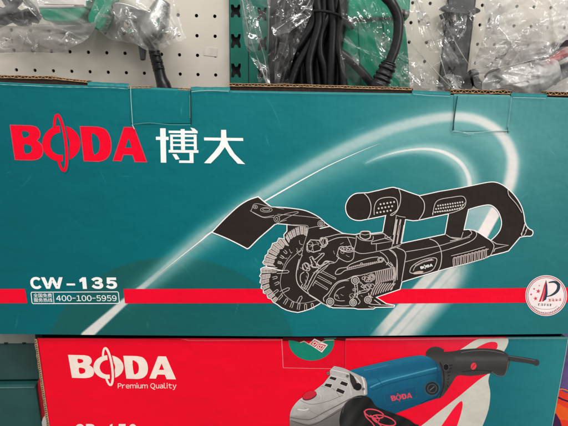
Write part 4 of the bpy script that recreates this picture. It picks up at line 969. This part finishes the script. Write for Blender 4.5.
# ================================================================== BACK WALL: pegboard, uprights
YP = None
for yy in np.linspace(.1, .35, 200):
    a = U(215.7, 75, yy); b = pj(a-Vector((.0254, 0, 0)))
    if (215.7-b[0]) < 17.75: YP = float(yy); break
YP = YP or .2
def cutpanel(name, x0, x1, z0, z1, holes, Y, th, mat, parent=None):
    pts = [Vector((x0, z0)), Vector((x1, z0)), Vector((x1, z1)), Vector((x0, z1))]; ed = [(0, 1), (1, 2), (2, 3), (3, 0)]
    for h in holes:
        b = len(pts); pts += [Vector(p) for p in h]; ed += [(b+i, b+(i+1) % len(h)) for i in range(len(h))]
    vo, eo, fo, ov, oe, of = delaunay_2d_cdt(pts, ed, [], 0, 1e-6)
    keep = []
    HC = [(sum(p[0] for p in h)/len(h), sum(p[1] for p in h)/len(h), max(math.hypot(p[0]-sum(q[0] for q in h)/len(h), p[1]-sum(q[1] for q in h)/len(h)) for p in h), h) for h in holes]
    for f in fo:
        c = ((vo[f[0]].x+vo[f[1]].x+vo[f[2]].x)/3, (vo[f[0]].y+vo[f[1]].y+vo[f[2]].y)/3); ok = True
        for hx, hy, hr, h in HC:
            if abs(c[0]-hx) < hr and abs(c[1]-hy) < hr:
                ins = False
                for (ax, ay), (bx, by) in zip(h, h[1:]+h[:1]):
                    if (ay > c[1]) != (by > c[1]) and c[0] < (bx-ax)*(c[1]-ay)/(by-ay)+ax: ins = not ins
                if ins: ok = False; break
        if ok: keep.append(list(f))
    n = len(vo); V = [Vector((v.x, Y, v.y)) for v in vo]+[Vector((v.x, Y+th, v.y)) for v in vo]
    Fc = keep+[[i+n for i in f[::-1]] for f in keep]
    for h in [[(p.x, p.y) for p in pts[:4]]]+holes:
        ids = [min(range(n), key=lambda i: (vo[i].x-p[0])**2+(vo[i].y-p[1])**2) for p in h]
        for a, b in zip(ids, ids[1:]+ids[:1]): Fc.append([a, b, b+n, a+n])
    return meshobj(name, V, Fc, mat, parent)
org = U(215.7, 75, YP)
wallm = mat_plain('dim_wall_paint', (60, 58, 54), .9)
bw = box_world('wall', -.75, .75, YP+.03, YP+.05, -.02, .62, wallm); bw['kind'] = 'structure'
def peg(label, xp0, xp1, ic0, ic1):
    x0, x1 = U(xp0, 50, YP).x, U(xp1, 50, YP).x; z0, z1 = .0, .62; hs = []
    for i in range(ic0, ic1):
        for j in range(-2, 10):
            cx, cz = org.x+i*.0254, org.z+j*.0262
            if x0+.006 < cx < x1-.006 and z0+.006 < cz < z1-.006: hs.append([(cx+.0024*math.cos(a*math.pi/6), cz+.0024*math.sin(a*math.pi/6)) for a in range(12)])
    o = cutpanel('pegboard', x0, x1, z0, z1, hs, YP, .0025, PEG)
    tag(o, label, 'pegboard'); return o
peg('cream pegboard with rows of round holes, left of the teal slotted upright', -90, 229.5, -18, 3)
peg('cream pegboard behind the clear bags, right of the black cords', 272, 447, 2, 15)
peg('cream pegboard at the far right behind the large crumpled bag', 470, 660, 12, 26)
# price sticker
tag(slab('price_sticker', [(203.6, 47), (217.6, 48.3), (217.2, 56.8), (203.4, 55.2)], YP-.0006, YP-.0001, mat_plain('sticker_paper', (222, 214, 204), .6)), 'small pale price sticker stuck on the left pegboard near its edge', 'sticker')
def upright(name, label, xp0, xp1, mat, slots, cat='upright'):
    Y = YP-.012; t = thing(name, label, cat, (U((xp0+xp1)/2, 50, Y).x, Y, 0))
    x0, x1 = U(xp0, 50, Y).x, U(xp1, 50, Y).x; hs = []
    for sx, sy, w, h in slots:
        q = [(-1, -1), (-.45, -1), (-.2, -.55), (.3, -.55), (.55, -1), (1, -1), (1, -.55), (.75, 0), (1, .55), (1, 1), (.55, 1), (.3, .55), (-.2, .55), (-.45, 1), (-1, 1), (-1, .4), (-.8, 0), (-1, -.4)]
        pp = [U(sx+a*w/2, sy+b*h/2, Y) for a, b in q]; hs.append([(p.x, p.z) for p in pp][::-1])
    cutpanel('slotted_face', x0, x1, 0, .62, hs, Y, .002, mat, t)
    box_world('dark_core', x0+.001, x1-.001, Y+.006, Y+.011, 0, .61, BLACKM, t)
    return t, x0, x1, Y
t, x0, x1, Yq = upright('shelf_upright', 'teal green steel shelf upright with bow-tie slots between two pegboards', 230, 268.5, GREENE,
    [(235.6, 11, 9.6, 13), (235.8, 41, 9.6, 14), (236, 70.5, 9.6, 14), (262, 14, 9, 13), (262.3, 43.5, 9, 14), (262.5, 73, 9, 14), (235.4, -18, 9.6, 14)])
slab('seam', [(247.4, -40), (248.2, -40), (249.2, 95), (248.4, 95)], Yq-.0004, Yq+.001, BLACKM, t)
slab('edge_strip', [(267.5, -40), (272.6, -40), (273.4, 95), (268.4, 95)], Yq-.003, Yq+.01, PALEM, t)
t, x0, x1, Yq = upright('shelf_upright', 'dark grey shelf upright seen through the clear bags right of centre', 444, 468.5, GREYM, [(452, 20, 7, 11), (452, 46, 7, 11), (452, 72, 7, 11)])
slab('bracket', cat_rom([(442, 8), (450, 4), (470, 6), (480, 9.5), (478, 13), (466, 13.4), (452, 12)], 3, True), Yq-.012, Yq-.001, GREYM, t)
slab('bracket', [(441, 14), (446, 12), (447.5, 17), (443, 19)], Yq-.008, Yq-.001, BLACKM, t)

# ================================================================== HANGING TOOLS
YT = YP-.045
# left bagged grinder: dark cord pile + green shell with label
lt = thing('bagged_grinder', 'green power tool shell with a white label in a clear bag, at the upper left', 'power tool', U(58, 22, YT))
slab('housing', cat_rom([(36, -30), (37, 0), (40, 14), (46, 20.5), (62, 22), (76, 20.5), (84, 13), (88, -2), (90, -30)], 4), YT, YT+.03, GREENP, lt, bevel=.002)
slab('label', [(36.6, -12), (85.5, -12), (86, 6.8), (60, 7.8), (38.6, 7.6)], YT-.0008, YT-.0002, PAPER, lt)
lb = Sheet(YT-.001, 0)
lb.line([(44, 4.4), (84, 4.9)], .45, (110, 96, 92), L=0); lb.line([(74, 5.8), (84, 6.0)], .7, (80, 60, 60), L=1); lb.line([(38.6, 6.8), (60, 7.0), (86, 6.0)], .4, (90, 90, 88), L=1); lb.obj('label_rules', lt)
slab('gear_neck', cat_rom([(87, 18), (92, 6), (97, -8), (104, -25), (118, -25), (114, -4), (110, 10), (106, 22), (100, 30), (93, 27)], 3, True), YT+.005, YT+.03, GREENP, lt, bevel=.007)
for i, (a, r) in enumerate([([(-10, 20), (8, 10), (22, -4), (30, -20)], 3.2), ([(-8, 27), (14, 18), (30, 12), (40, 18)], 3), ([(0, -10), (10, 6), (24, 16), (38, 20)], 3.2), ([(20, -20), (26, 0), (34, 10), (37, 20)], 3), ([(-10, 8), (5, 12), (18, 22), (30, 22)], 3)]):
    tube('power_cord' if i == 0 else 'cord_loop', [(x, y, YT+.004*(i % 3)) for x, y in a], r, BLACKR, lt)
# silver gear head with black lead
sg = thing('bagged_gear_head', 'silver cast gear head with a black cord sleeve hanging in a clear bag', 'power tool', U(150, 40, YT))
slab('guard', cat_rom([(112, 6), (118, 2), (134, 6), (150, 14), (162, 12), (165, 20), (158, 34), (143, 42), (134, 38), (131, 24), (118, 20)], 3, True), YT+.006, YT+.03, ALU, sg, bevel=.003)
tube('gear_case', [(163, 2, YT+.006, .7), (160, 12, YT+.004, .95), (156, 22, YT+.002, 1.2), (152, 32, YT, 1.25), (149, 40, YT+.002, 1.0), (148, 46, YT+.004, .7), (148, 48, YT+.004, .3)], 9.5, ALU, sg, seg=24, smooth=6)
tube('collar_ring', [(140, 33, YT-.002), (146, 37, YT-.006), (153, 39, YT-.006), (161, 36, YT-.002)], 1.6, STEEL, sg)
tube('spindle_bolt', [(129, 15, YT), (133, 17, YT-.004), (137, 19, YT-.004)], 2.6, STEEL, sg, seg=6, smooth=2); tube('bolt_washer', [(131.4, 16.2, YT+.001), (132.6, 16.8, YT-.002)], 4.0, ALU, sg, smooth=1)
slab('lock_lever', cat_rom([(125, 8), (148, 11), (149, 15), (138, 16), (124, 14)], 3, True), YT-.002, YT+.004, GREYM, sg, bevel=.001)
slab('black_spout', [(137, 40), (146, 43), (144.5, 60), (140, 60.5)], YT+.004, YT+.012, GREYM, sg, bevel=.002)
tube('cord_sleeve', [(153, 46, YT+.004, .9), (155, 54, YT+.004, .95), (158, 66, YT+.003, .98), (161, 78, YT+.002, 1.02), (163.5, 85, YT+.002, 1.25), (165, 92, YT+.002, 1.3), (168, 110, YT+.002, 1)], 5.1, BLACKR, sg, seg=20, smooth=10, ribs=lambda t: 1+(.1 if .12 < t < .42 and math.sin(t*150) > .1 else 0))
for i in range(3): tube('sleeve_rib', [(151+i*1.6, 53.5+i*6.6, YT-.004), (156+i*1.6, 55+i*6.6, YT-.0062), (160.5+i*1.6, 54.4+i*6.6, YT-.003)], .9, BLACKR, sg)
# centre: coil of black cords
cc = thing('cord_bundle', 'thick bundle of black rubber power cords tied together, hanging behind the carton', 'power cord', U(325, 0, YT))
paths = [[(316, -25), (317, 0), (319, 22), (313, 45), (309, 66), (312, 100)], [(331, -25), (331, 0), (333, 24), (332, 48), (331, 70), (330, 100)], [(346, -25), (343, 0), (340, 22), (338, 45), (342, 66), (344, 100)],
         [(312, -25), (308, 0), (313, 20), (302, 40), (288, 60), (276, 100)], [(322, -25), (324, 0), (321, 25), (306, 50), (296, 68), (286, 100)], [(338, -25), (336, 5), (322, 30), (320, 52), (325, 70), (328, 100)],
         [(300, -25), (296, -4), (290, 20), (284, 45), (277, 65), (270, 100)], [(352, -25), (350, -4), (338, 22), (334, 45), (338, 68), (336, 100)], [(306, -25), (300, 5), (300, 30), (292, 50), (284, 72), (280, 100)], [(326, -25), (327, 0), (326, 30), (318, 52), (318, 72), (320, 100)],
         [(290, -25), (284, -2), (279, 20), (275, 40), (273, 65), (268, 100)], [(284, -25), (278, 0), (274, 25), (284, 45), (300, 60), (302, 100)]]
for i, pth in enumerate(paths): tube('cord', [(x, y, YT-.004+.006*(i//3)) for x, y in pth], 3.7 if i < 8 else 4.0, BLACKR, cc, seg=14, smooth=8)
tube('cable_tie', [(309, 13, YT-.002), (314, 11, YT-.013), (326, 11.5, YT-.015), (338, 15, YT-.013), (347, 22, YT-.006), (353, 29, YT-.002)], 1.2, BLACKM, cc)
slab('shadow_backing_card', [(272, -30), (345, -30), (352, 100), (266, 100)], YT+.026, YT+.028, mat_plain('charcoal_shade', (30, 31, 33), .5, noise_amt=.3, nscale=40), cc)  # dark sheet added as the shade behind the cords
# green tool body right of the cords
gt = thing('green_power_tool', 'green moulded power tool body with a black cord looping out of it, hanging at centre', 'power tool', U(378, 40, YT))
slab('housing', cat_rom([(347, 19), (380, 17), (402, 16), (406, 30), (409, 60), (411, 100)], 3)+[(352, 100), (340, 60)], YT+.008, YT+.035, GREENP, gt, bevel=.011)
slab('front_cover', [(345, -30), (407, -30), (411.5, -5), (410.5, 15), (406, 22), (396, 18), (347, 20)], YT+.002, YT+.03, GREENP, gt, bevel=.009)
slab('rib', [(358, 22), (363, 22), (367, 100), (362, 100)], YT+.006, YT+.0085, GREENP, gt, bevel=.0008)
slab('rib', [(383, 20), (386, 20), (391, 100), (388, 100)], YT+.0062, YT+.0085, GREENP, gt, bevel=.0008)
slab('seam', [(346, 20.4), (398, 17.0), (398, 18.4), (346, 21.8)], YT+.0004, YT+.003, BLACKM, gt)
tube('housing_screw', [(350, 21.5, YT+.004), (350.4, 21.9, YT-.002)], 2.9, STEEL, gt, smooth=1); tube('latch_bolt', [(400, 13.6, YT-.002), (408.5, 14, YT-.002)], 3.2, ALU, gt, smooth=1, seg=10)
tube('latch_nut', [(401.5, 13.4, YT-.003), (404, 13.6, YT-.003)], 3.8, BLACKM, gt, smooth=1, seg=6)
tube('power_cord', [(372, -22, YT-.03), (383, -6, YT-.055), (392, 4, YT-.06), (398, 18, YT-.06), (398, 34, YT-.06), (395, 48, YT-.06), (390.5, 60, YT-.06), (388, 66, YT-.06)], 4.5, BLACKR, gt, seg=16, smooth=8)
tube('strain_relief', [(389.5, 62, YT-.06, .8), (388, 66, YT-.06, 1.05), (384, 75, YT-.06, 1.1), (380, 84, YT-.06, 1.2), (374, 100, YT-.06, 1.25)], 7.2, BLACKR, gt, seg=16, smooth=14, ribs=lambda t: 1.06 if math.sin(t*42) > 0 else .9)
tube('lower_cord', [(340, 52, YT-.002), (350, 60, YT-.004), (360, 70, YT-.006), (370, 82, YT-.008), (380, 98, YT-.008)], 4.0, BLACKR, gt)
# right: plug with cord, and dark / red handled tool
pg = thing('plugged_cord', 'black moulded plug and cord lying on top of the carton beside the dark upright', 'power cord', U(475, 85, YT))
tube('plug', [(466, 88, YT-.01, .9), (470, 80, YT-.01, 1.1), (474, 74, YT-.01, 1.0), (477, 71.5, YT-.01, .5)], 5.5, BLACKR, pg); tube('cord', [(473, 76, YT-.018), (478, 84, YT-.018), (488, 88.5, YT-.018), (500, 92, YT-.014), (515, 99, YT-.014)], 3.9, BLACKR, pg)
tube('grip', [(495, 84, YT+.01, .8), (494, 77, YT+.01, 1.1), (491, 72, YT+.01, 1.0)], 7, GREYM, pg)
rtool = thing('red_handled_tool', 'dark tool with a red handle sloping down behind the crumpled bag at the right edge', 'hand tool', U(550, 60, YT))
tube('shaft', [(585, 36, YT+.012), (560, 50, YT+.012), (540, 60, YT+.012), (526, 70, YT+.012, .7)], 9, mat_plain('dark_plum_plastic', (64, 46, 54), .5), rtool)
tube('handle', [(578, 45, YT-.001), (562, 54, YT-.003), (550, 61, YT-.003), (541, 67, YT+.001, .6)], 4.0, REDP, rtool)
tube('jaw', [(590, 60, YT+.014), (566, 70, YT+.014), (545, 82, YT+.014), (520, 100, YT+.014)], 7, GREYM, rtool)

# ================================================================== CLEAR BAGS
def film(name, outline, Y, amp, mat, parent=None, seed=0, step=1.15, dirv=(1, .3), freq=.05, bulge=.012, smooth_outline=3, ncrease=None, crease=1.0):
    poly = cat_rom(outline, smooth_outline, True)
    pts = [Vector(p) for p in poly]; ed = [(i, (i+1) % len(poly)) for i in range(len(poly))]
    xs = [p.x for p in pts]; ys = [p.y for p in pts]; rn = random.Random(seed)
    LP = np.array(poly); x1, y1 = LP[:, 0], LP[:, 1]; x2, y2 = np.roll(x1, -1), np.roll(y1, -1)
    def inside(x, y): return bool(np.sum(((y1 > y) != (y2 > y)) & (x < (x2-x1)*(y-y1)/(y2-y1+1e-12)+x1)) % 2)
    y = min(ys)
    while y < max(ys):
        x = min(xs)
        while x < max(xs):
            q = (x+rn.uniform(-.4, .4)*step, y+rn.uniform(-.4, .4)*step)
            if inside(*q): pts.append(Vector(q))
            x += step
        y += step
    vo, eo, fo, *_ = delaunay_2d_cdt(pts, ed, [], 1, 1e-5)
    cx, cy = sum(xs)/len(xs), sum(ys)/len(ys); W = (max(xs)-min(xs))/2; H = (max(ys)-min(ys))/2
    dx, dy = dirv; th0 = math.atan2(dy, dx)
    X = np.array([v.x for v in vo]); Yv = np.array([v.y for v in vo])
    # slack film: gentle billows, then long straight creases where it has been folded and pulled
    Hh = np.array([noise.noise(Vector((v.x*.035, v.y*.035, seed)))*1.2+noise.noise(Vector((v.x*.09, v.y*.09, seed+2)))*.35 for v in vo])*amp*.7
    nc = ncrease or int(10+W*H/70)
    for i in range(nc):
        mx, my = rn.uniform(min(xs), max(xs)), rn.uniform(min(ys), max(ys)); th = th0+rn.gauss(0, .38)+(1.3 if rn.random() < .16 else 0)
        L_ = rn.uniform(.35, 1.1)*max(12, min(W, H)*1.3); wd = rn.choice((1.6, 2.4, 3.5, 6, 9)); cu_ = rn.uniform(-.006, .006)
        ux, uy = math.cos(th), math.sin(th); t_ = (X-mx)*ux+(Yv-my)*uy; d_ = -(X-mx)*uy+(Yv-my)*ux+cu_*t_*t_
        env = np.clip(1-np.abs(t_)/L_, 0, 1)**.6; d_ = d_*(1+.5*np.abs(t_)/L_)
        prof = np.where(d_ > 0, np.clip(1-d_/wd, 0, 1), np.clip(1+d_/(wd*rn.uniform(.35, 1)), 0, 1))
        Hh += env*prof*rn.choice((1, 1, -.8))*wd*mpp(Y)*rn.uniform(.25, .75)*crease
    b_ = np.clip(1-((X-cx)/W)**2, 0, 1)*np.clip(1-((Yv-cy)/H)**2, 0, 1)
    V = [U(x, y, Y-bulge*bb-h) for x, y, bb, h in zip(X, Yv, b_, Hh)]
    return meshobj(name, V, [list(f)[::-1] for f in fo], mat, parent, smooth=True)
def fold(pts, r, parent, Y, nm='fold'):
    if len(pts) < 4 or r < .8: return
    n = len(pts)
    P = [(x, y, Y+.002*math.sin(i*1.7), .25+.75*math.sin(math.pi*(i+.35)/(n-.3))) for i, (x, y) in enumerate(pts)]
    return tube(nm, P, r*.42, FOLD, parent, seg=6, smooth=8)
YB = YT-.03
b1 = thing('plastic_bag', 'clear plastic bag around the green tool at upper left, its lower lip hanging loose', 'plastic bag', U(50, 50, YB), 'clear bags over the hanging tools')
film('bag_film', [(-25, -25), (60, -30), (120, -20), (112, 6), (100, 20), (88, 38), (70, 48), (58, 52), (30, 52.5), (0, 54), (-25, 53)], YB, .008, FILMH, b1, 1, dirv=(.8, .5))
film('loose_lip', [(-25, 24), (10, 26), (40, 24), (78, 25), (96, 22), (88, 38), (70, 49), (58, 52.6), (30, 52), (0, 53), (-25, 53)], YB+.008, .005, mat_film('smoky_poly_film', .14, .9, (.50, .48, .45)), b1, 6, dirv=(1, -.2), bulge=.004)
for q, r in (([(-5, 53), (15, 52.6), (35, 51.8), (58, 52.4), (72, 48), (86, 40), (92, 28), (98, 16), (104, 2)], .55), ([(18, -8), (26, 4), (32, 12), (36, 16)], 1.8), ([(70, 32), (80, 26), (90, 20), (100, 12)], .6), ([(36, 46), (39, 40)], .8), ([(57, 37), (60, 48)], .7), ([(98, 16), (104, 22), (110, 32)], .7), ([(30, 34), (44, 22), (60, 12), (80, 6)], .5), ([(-2, 38), (6, 40), (8, 44)], .9)): fold(q, r, b1, YB-.012)
b2 = thing('plastic_bag', 'clear plastic bag wrapped around the silver gear head, pointed at its lower right', 'plastic bag', U(150, 48, YB), 'clear bags over the hanging tools')
film('bag_film', [(94, 22), (104, 4), (112, -20), (150, -28), (176, -20), (178, 2), (182, 26), (186, 38), (172, 44), (160, 50), (146, 50), (136, 44), (124, 42), (108, 38)], YB, .009, mat_film('hazy_poly_film', .24, 1.0), b2, 11, dirv=(.4, 1))
for q, r in (([(94, 22), (104, 32), (118, 40), (136, 44), (148, 50), (162, 48)], .6), ([(158, 34), (170, 30), (182, 24)], .8), ([(182, 24), (179, 36), (176, 45), (186, 42), (198, 38)], .6), ([(112, 8), (120, 18), (132, 24), (136, 40)], .6), ([(144, 36), (156, 32), (166, 36)], .6)): fold(q, r, b2, YB-.012)
b3 = thing('plastic_bag', 'clear plastic bag draped over the black cords and green tool at centre', 'plastic bag', U(330, 85, YB), 'clear bags over the hanging tools')
film('bag_film', [(238, -25), (270, -30), (314, -28), (312, 10), (300, 40), (290, 70), (286, 100), (262, 100), (258, 80), (250, 50), (243, 20)], YB, .009, FILM, b3, 23, dirv=(.45, 1), freq=.06)
film('bag_flank', [(344, -25), (420, -25), (414, 10), (416, 40), (426, 62), (440, 96), (400, 104), (352, 100), (340, 60), (342, 20)], YB-.004, .009, FILM, b3, 27, dirv=(.5, 1), freq=.05)
for q, r in (([(241, -10), (246, 20), (253, 46), (262, 70), (270, 92)], 1.3), ([(244, -10), (251, 15), (258, 38), (265, 60), (268, 92)], .8), ([(250, 4), (262, 24), (274, 46), (284, 60)], .7), ([(275, 30), (290, 20), (304, 10), (312, -4)], 1.3), ([(277, 22), (290, 12), (302, 4)], .8), ([(286, 50), (286, 36), (294, 24)], .7), ([(256, 54), (262, 66), (272, 84)], .8), ([(346, 34), (350, 46), (357, 58)], 1.1), ([(398, -8), (402, 22), (414, 40), (432, 60)], .7), ([(402, 26), (412, 36), (426, 48)], .5)): fold(q, r, b3, YB-.014)
b4 = thing('plastic_bag', 'long crumpled strip of clear bag hanging across the dark upright, gathered at its foot', 'plastic bag', U(450, 90, YB), 'clear bags over the hanging tools')
film('bag_film', [(412, -25), (440, -28), (470, -24), (476, 10), (472, 40), (468, 66), (472, 90), (462, 100), (430, 98), (408, 92), (404, 72), (420, 50), (418, 20)], YB, .011, FILM, b4, 31, dirv=(-.35, 1), freq=.09)
for q, r in (([(414, -8), (422, 14), (432, 34), (440, 56), (446, 76), (452, 90)], 1.0), ([(434, -10), (442, 14), (452, 36), (462, 54), (470, 66)], .9), ([(408, 40), (424, 58), (440, 76), (456, 92)], 1.1), ([(406, 74), (420, 82), (436, 92)], 1.0), ([(404, 84), (416, 80), (430, 90)], .7), ([(466, 30), (462, 46), (466, 66)], .7), ([(412, 48), (430, 66), (448, 84)], .6)): fold(q, r, b4, YB-.013)
b5 = thing('plastic_bag', 'largest crumpled clear bag, milky with creases, filling the upper right corner', 'plastic bag', U(520, 60, YB), 'clear bags over the hanging tools')
film('bag_film', [(470, 68), (480, 30), (484, -6), (492, -30), (600, -32), (610, 20), (590, 30), (566, 40), (552, 54), (520, 63), (500, 68), (480, 72)], YB, .013, FILMH, b5, 41, dirv=(1, -.75), freq=.07)
film('under_layer', [(474, 70), (500, 66), (540, 58), (600, 40), (605, 104), (560, 104), (500, 100), (478, 92)], YB+.006, .009, FILMH, b5, 47, dirv=(1, -.4), freq=.07)
for q, r in (([(476, 70), (496, 68), (520, 63), (545, 56), (555, 50), (562, 38), (572, 22)], .8), ([(474, 64), (490, 54), (506, 46), (520, 36)], .8), ([(478, 60), (484, 40), (496, 24), (510, 16)], .7), ([(508, 62), (516, 52), (522, 46)], 1.0), ([(546, -8), (552, 10), (560, 24)], .7), ([(518, 84), (526, 76), (534, 70)], 1.5), ([(562, 90), (566, 80), (572, 74)], 1.6), ([(508, 70), (512, 84), (518, 92)], .7), ([(480, 48), (496, 40), (512, 32), (530, 20)], .6)): fold(q, r, b5, YB-.016)

MILK = mat_film('milky_poly_film', .36, 1.0); GLINT = mat_film('crumpled_poly_film', .07, 3.2, scale=30.0, bumpy=.15)
def crumple(cx, cy, rx, ry, rot, parent, seed, Y=None, mat=None, amp=.011):
    rn = random.Random(seed); o = [(x+rn.uniform(-.22, .22)*rx, y+rn.uniform(-.22, .22)*ry) for x, y in ell(cx, cy, rx, ry, 11, rot)]
    film('crumpled_fold', o, (Y or YB-.012), amp, mat or GLINT, parent, seed, step=.9, dirv=(math.cos(math.radians(rot+(90 if ry > rx else 0))), math.sin(math.radians(rot+(90 if ry > rx else 0)))), bulge=.004, ncrease=22, crease=1.15)
for a in ((384, 42, 8, 24, -24, b3, 61), (402, 74, 10, 18, -30, b3, 62), (257, 46, 8, 46, -16, b3, 64), (292, 22, 24, 7, -38, b3, 65), (352, 50, 4, 18, -20, b3, 63), (281, 60, 5, 26, 12, b3, 66),
          (428, 80, 24, 10, 38, b4, 71), (452, 84, 12, 9, 20, b4, 72), (458, 22, 9, 16, 0, b4, 73), (446, 52, 6, 34, -30, b4, 74), (424, 20, 6, 30, -14, b4, 75),
          (524, 80, 15, 7, -35, b5, 81), (564, 84, 6, 13, 20, b5, 82), (510, 46, 28, 7, -35, b5, 83), (492, 26, 6, 26, 18, b5, 84), (536, 30, 30, 7, -40, b5, 85), (548, 58, 24, 5, -24, b5, 86),
          (64, 43, 12, 6, -60, b1, 91), (33, 6, 4, 16, -38, b1, 94), (106, 18, 5, 16, 24, b1, 95), (36, 46, 3, 8, 20, b1, 96), (4, 44, 8, 8, 0, b1, 93), (166, 36, 14, 6, -30, b2, 97), (130, 34, 5, 13, -20, b2, 98), (160, 12, 6, 14, 10, b2, 99)): crumple(*a)
film('milky_layer', [(476, 66), (486, 30), (492, -28), (602, -30), (606, 30), (566, 40), (550, 54), (516, 64)], YB+.012, .012, MILK, b5, 55, dirv=(1, -.55))
film('milky_layer', [(488, 74), (545, 60), (560, 66), (556, 104), (490, 102)], YB+.002, .012, MILK, b5, 56, dirv=(1, -.4), freq=.05)

# ================================================================== LIGHT
def area(name, loc, target, sx, sy, power, col=(1, 1, 1)):
    l = bpy.data.lights.new(name, 'AREA'); l.shape = 'RECTANGLE'; l.size = sx; l.size_y = sy; l.energy = power; l.color = col
    o = bpy.data.objects.new(name, l); C.objects.link(o); o.location = loc
    o.rotation_euler = (Vector(target)-Vector(loc)).to_track_quat('-Z', 'Y').to_euler(); return o
area('ceiling_light', (-.3, -1.1, 2.3), (0, 0, .3), 1.6, .22, 31, (1, .97, .93))
area('ceiling_light', (.9, -1.9, 2.3), (0, 0, .3), 1.6, .22, 31, (1, .97, .93))
area('sheen_light', (2.1, -2.0, 1.0), (0, 0, .3), 1.3, 1.5, 20, (1, .98, .96))  # unseen lamp added off to the right to put sheen on the teal face
w = bpy.data.worlds.new('World'); S.world = w; w.use_nodes = True
w.node_tree.nodes['Background'].inputs[0].default_value = (1, .975, .95, 1); w.node_tree.nodes['Background'].inputs[1].default_value = .40
S.view_settings.view_transform = 'Standard'; S.view_settings.look = 'None'; S.view_settings.exposure = 0
S.cycles.max_bounces = 8; S.cycles.transparent_max_bounces = 24
for o in list(S.objects):
    if '_w' in o: del o['_w']
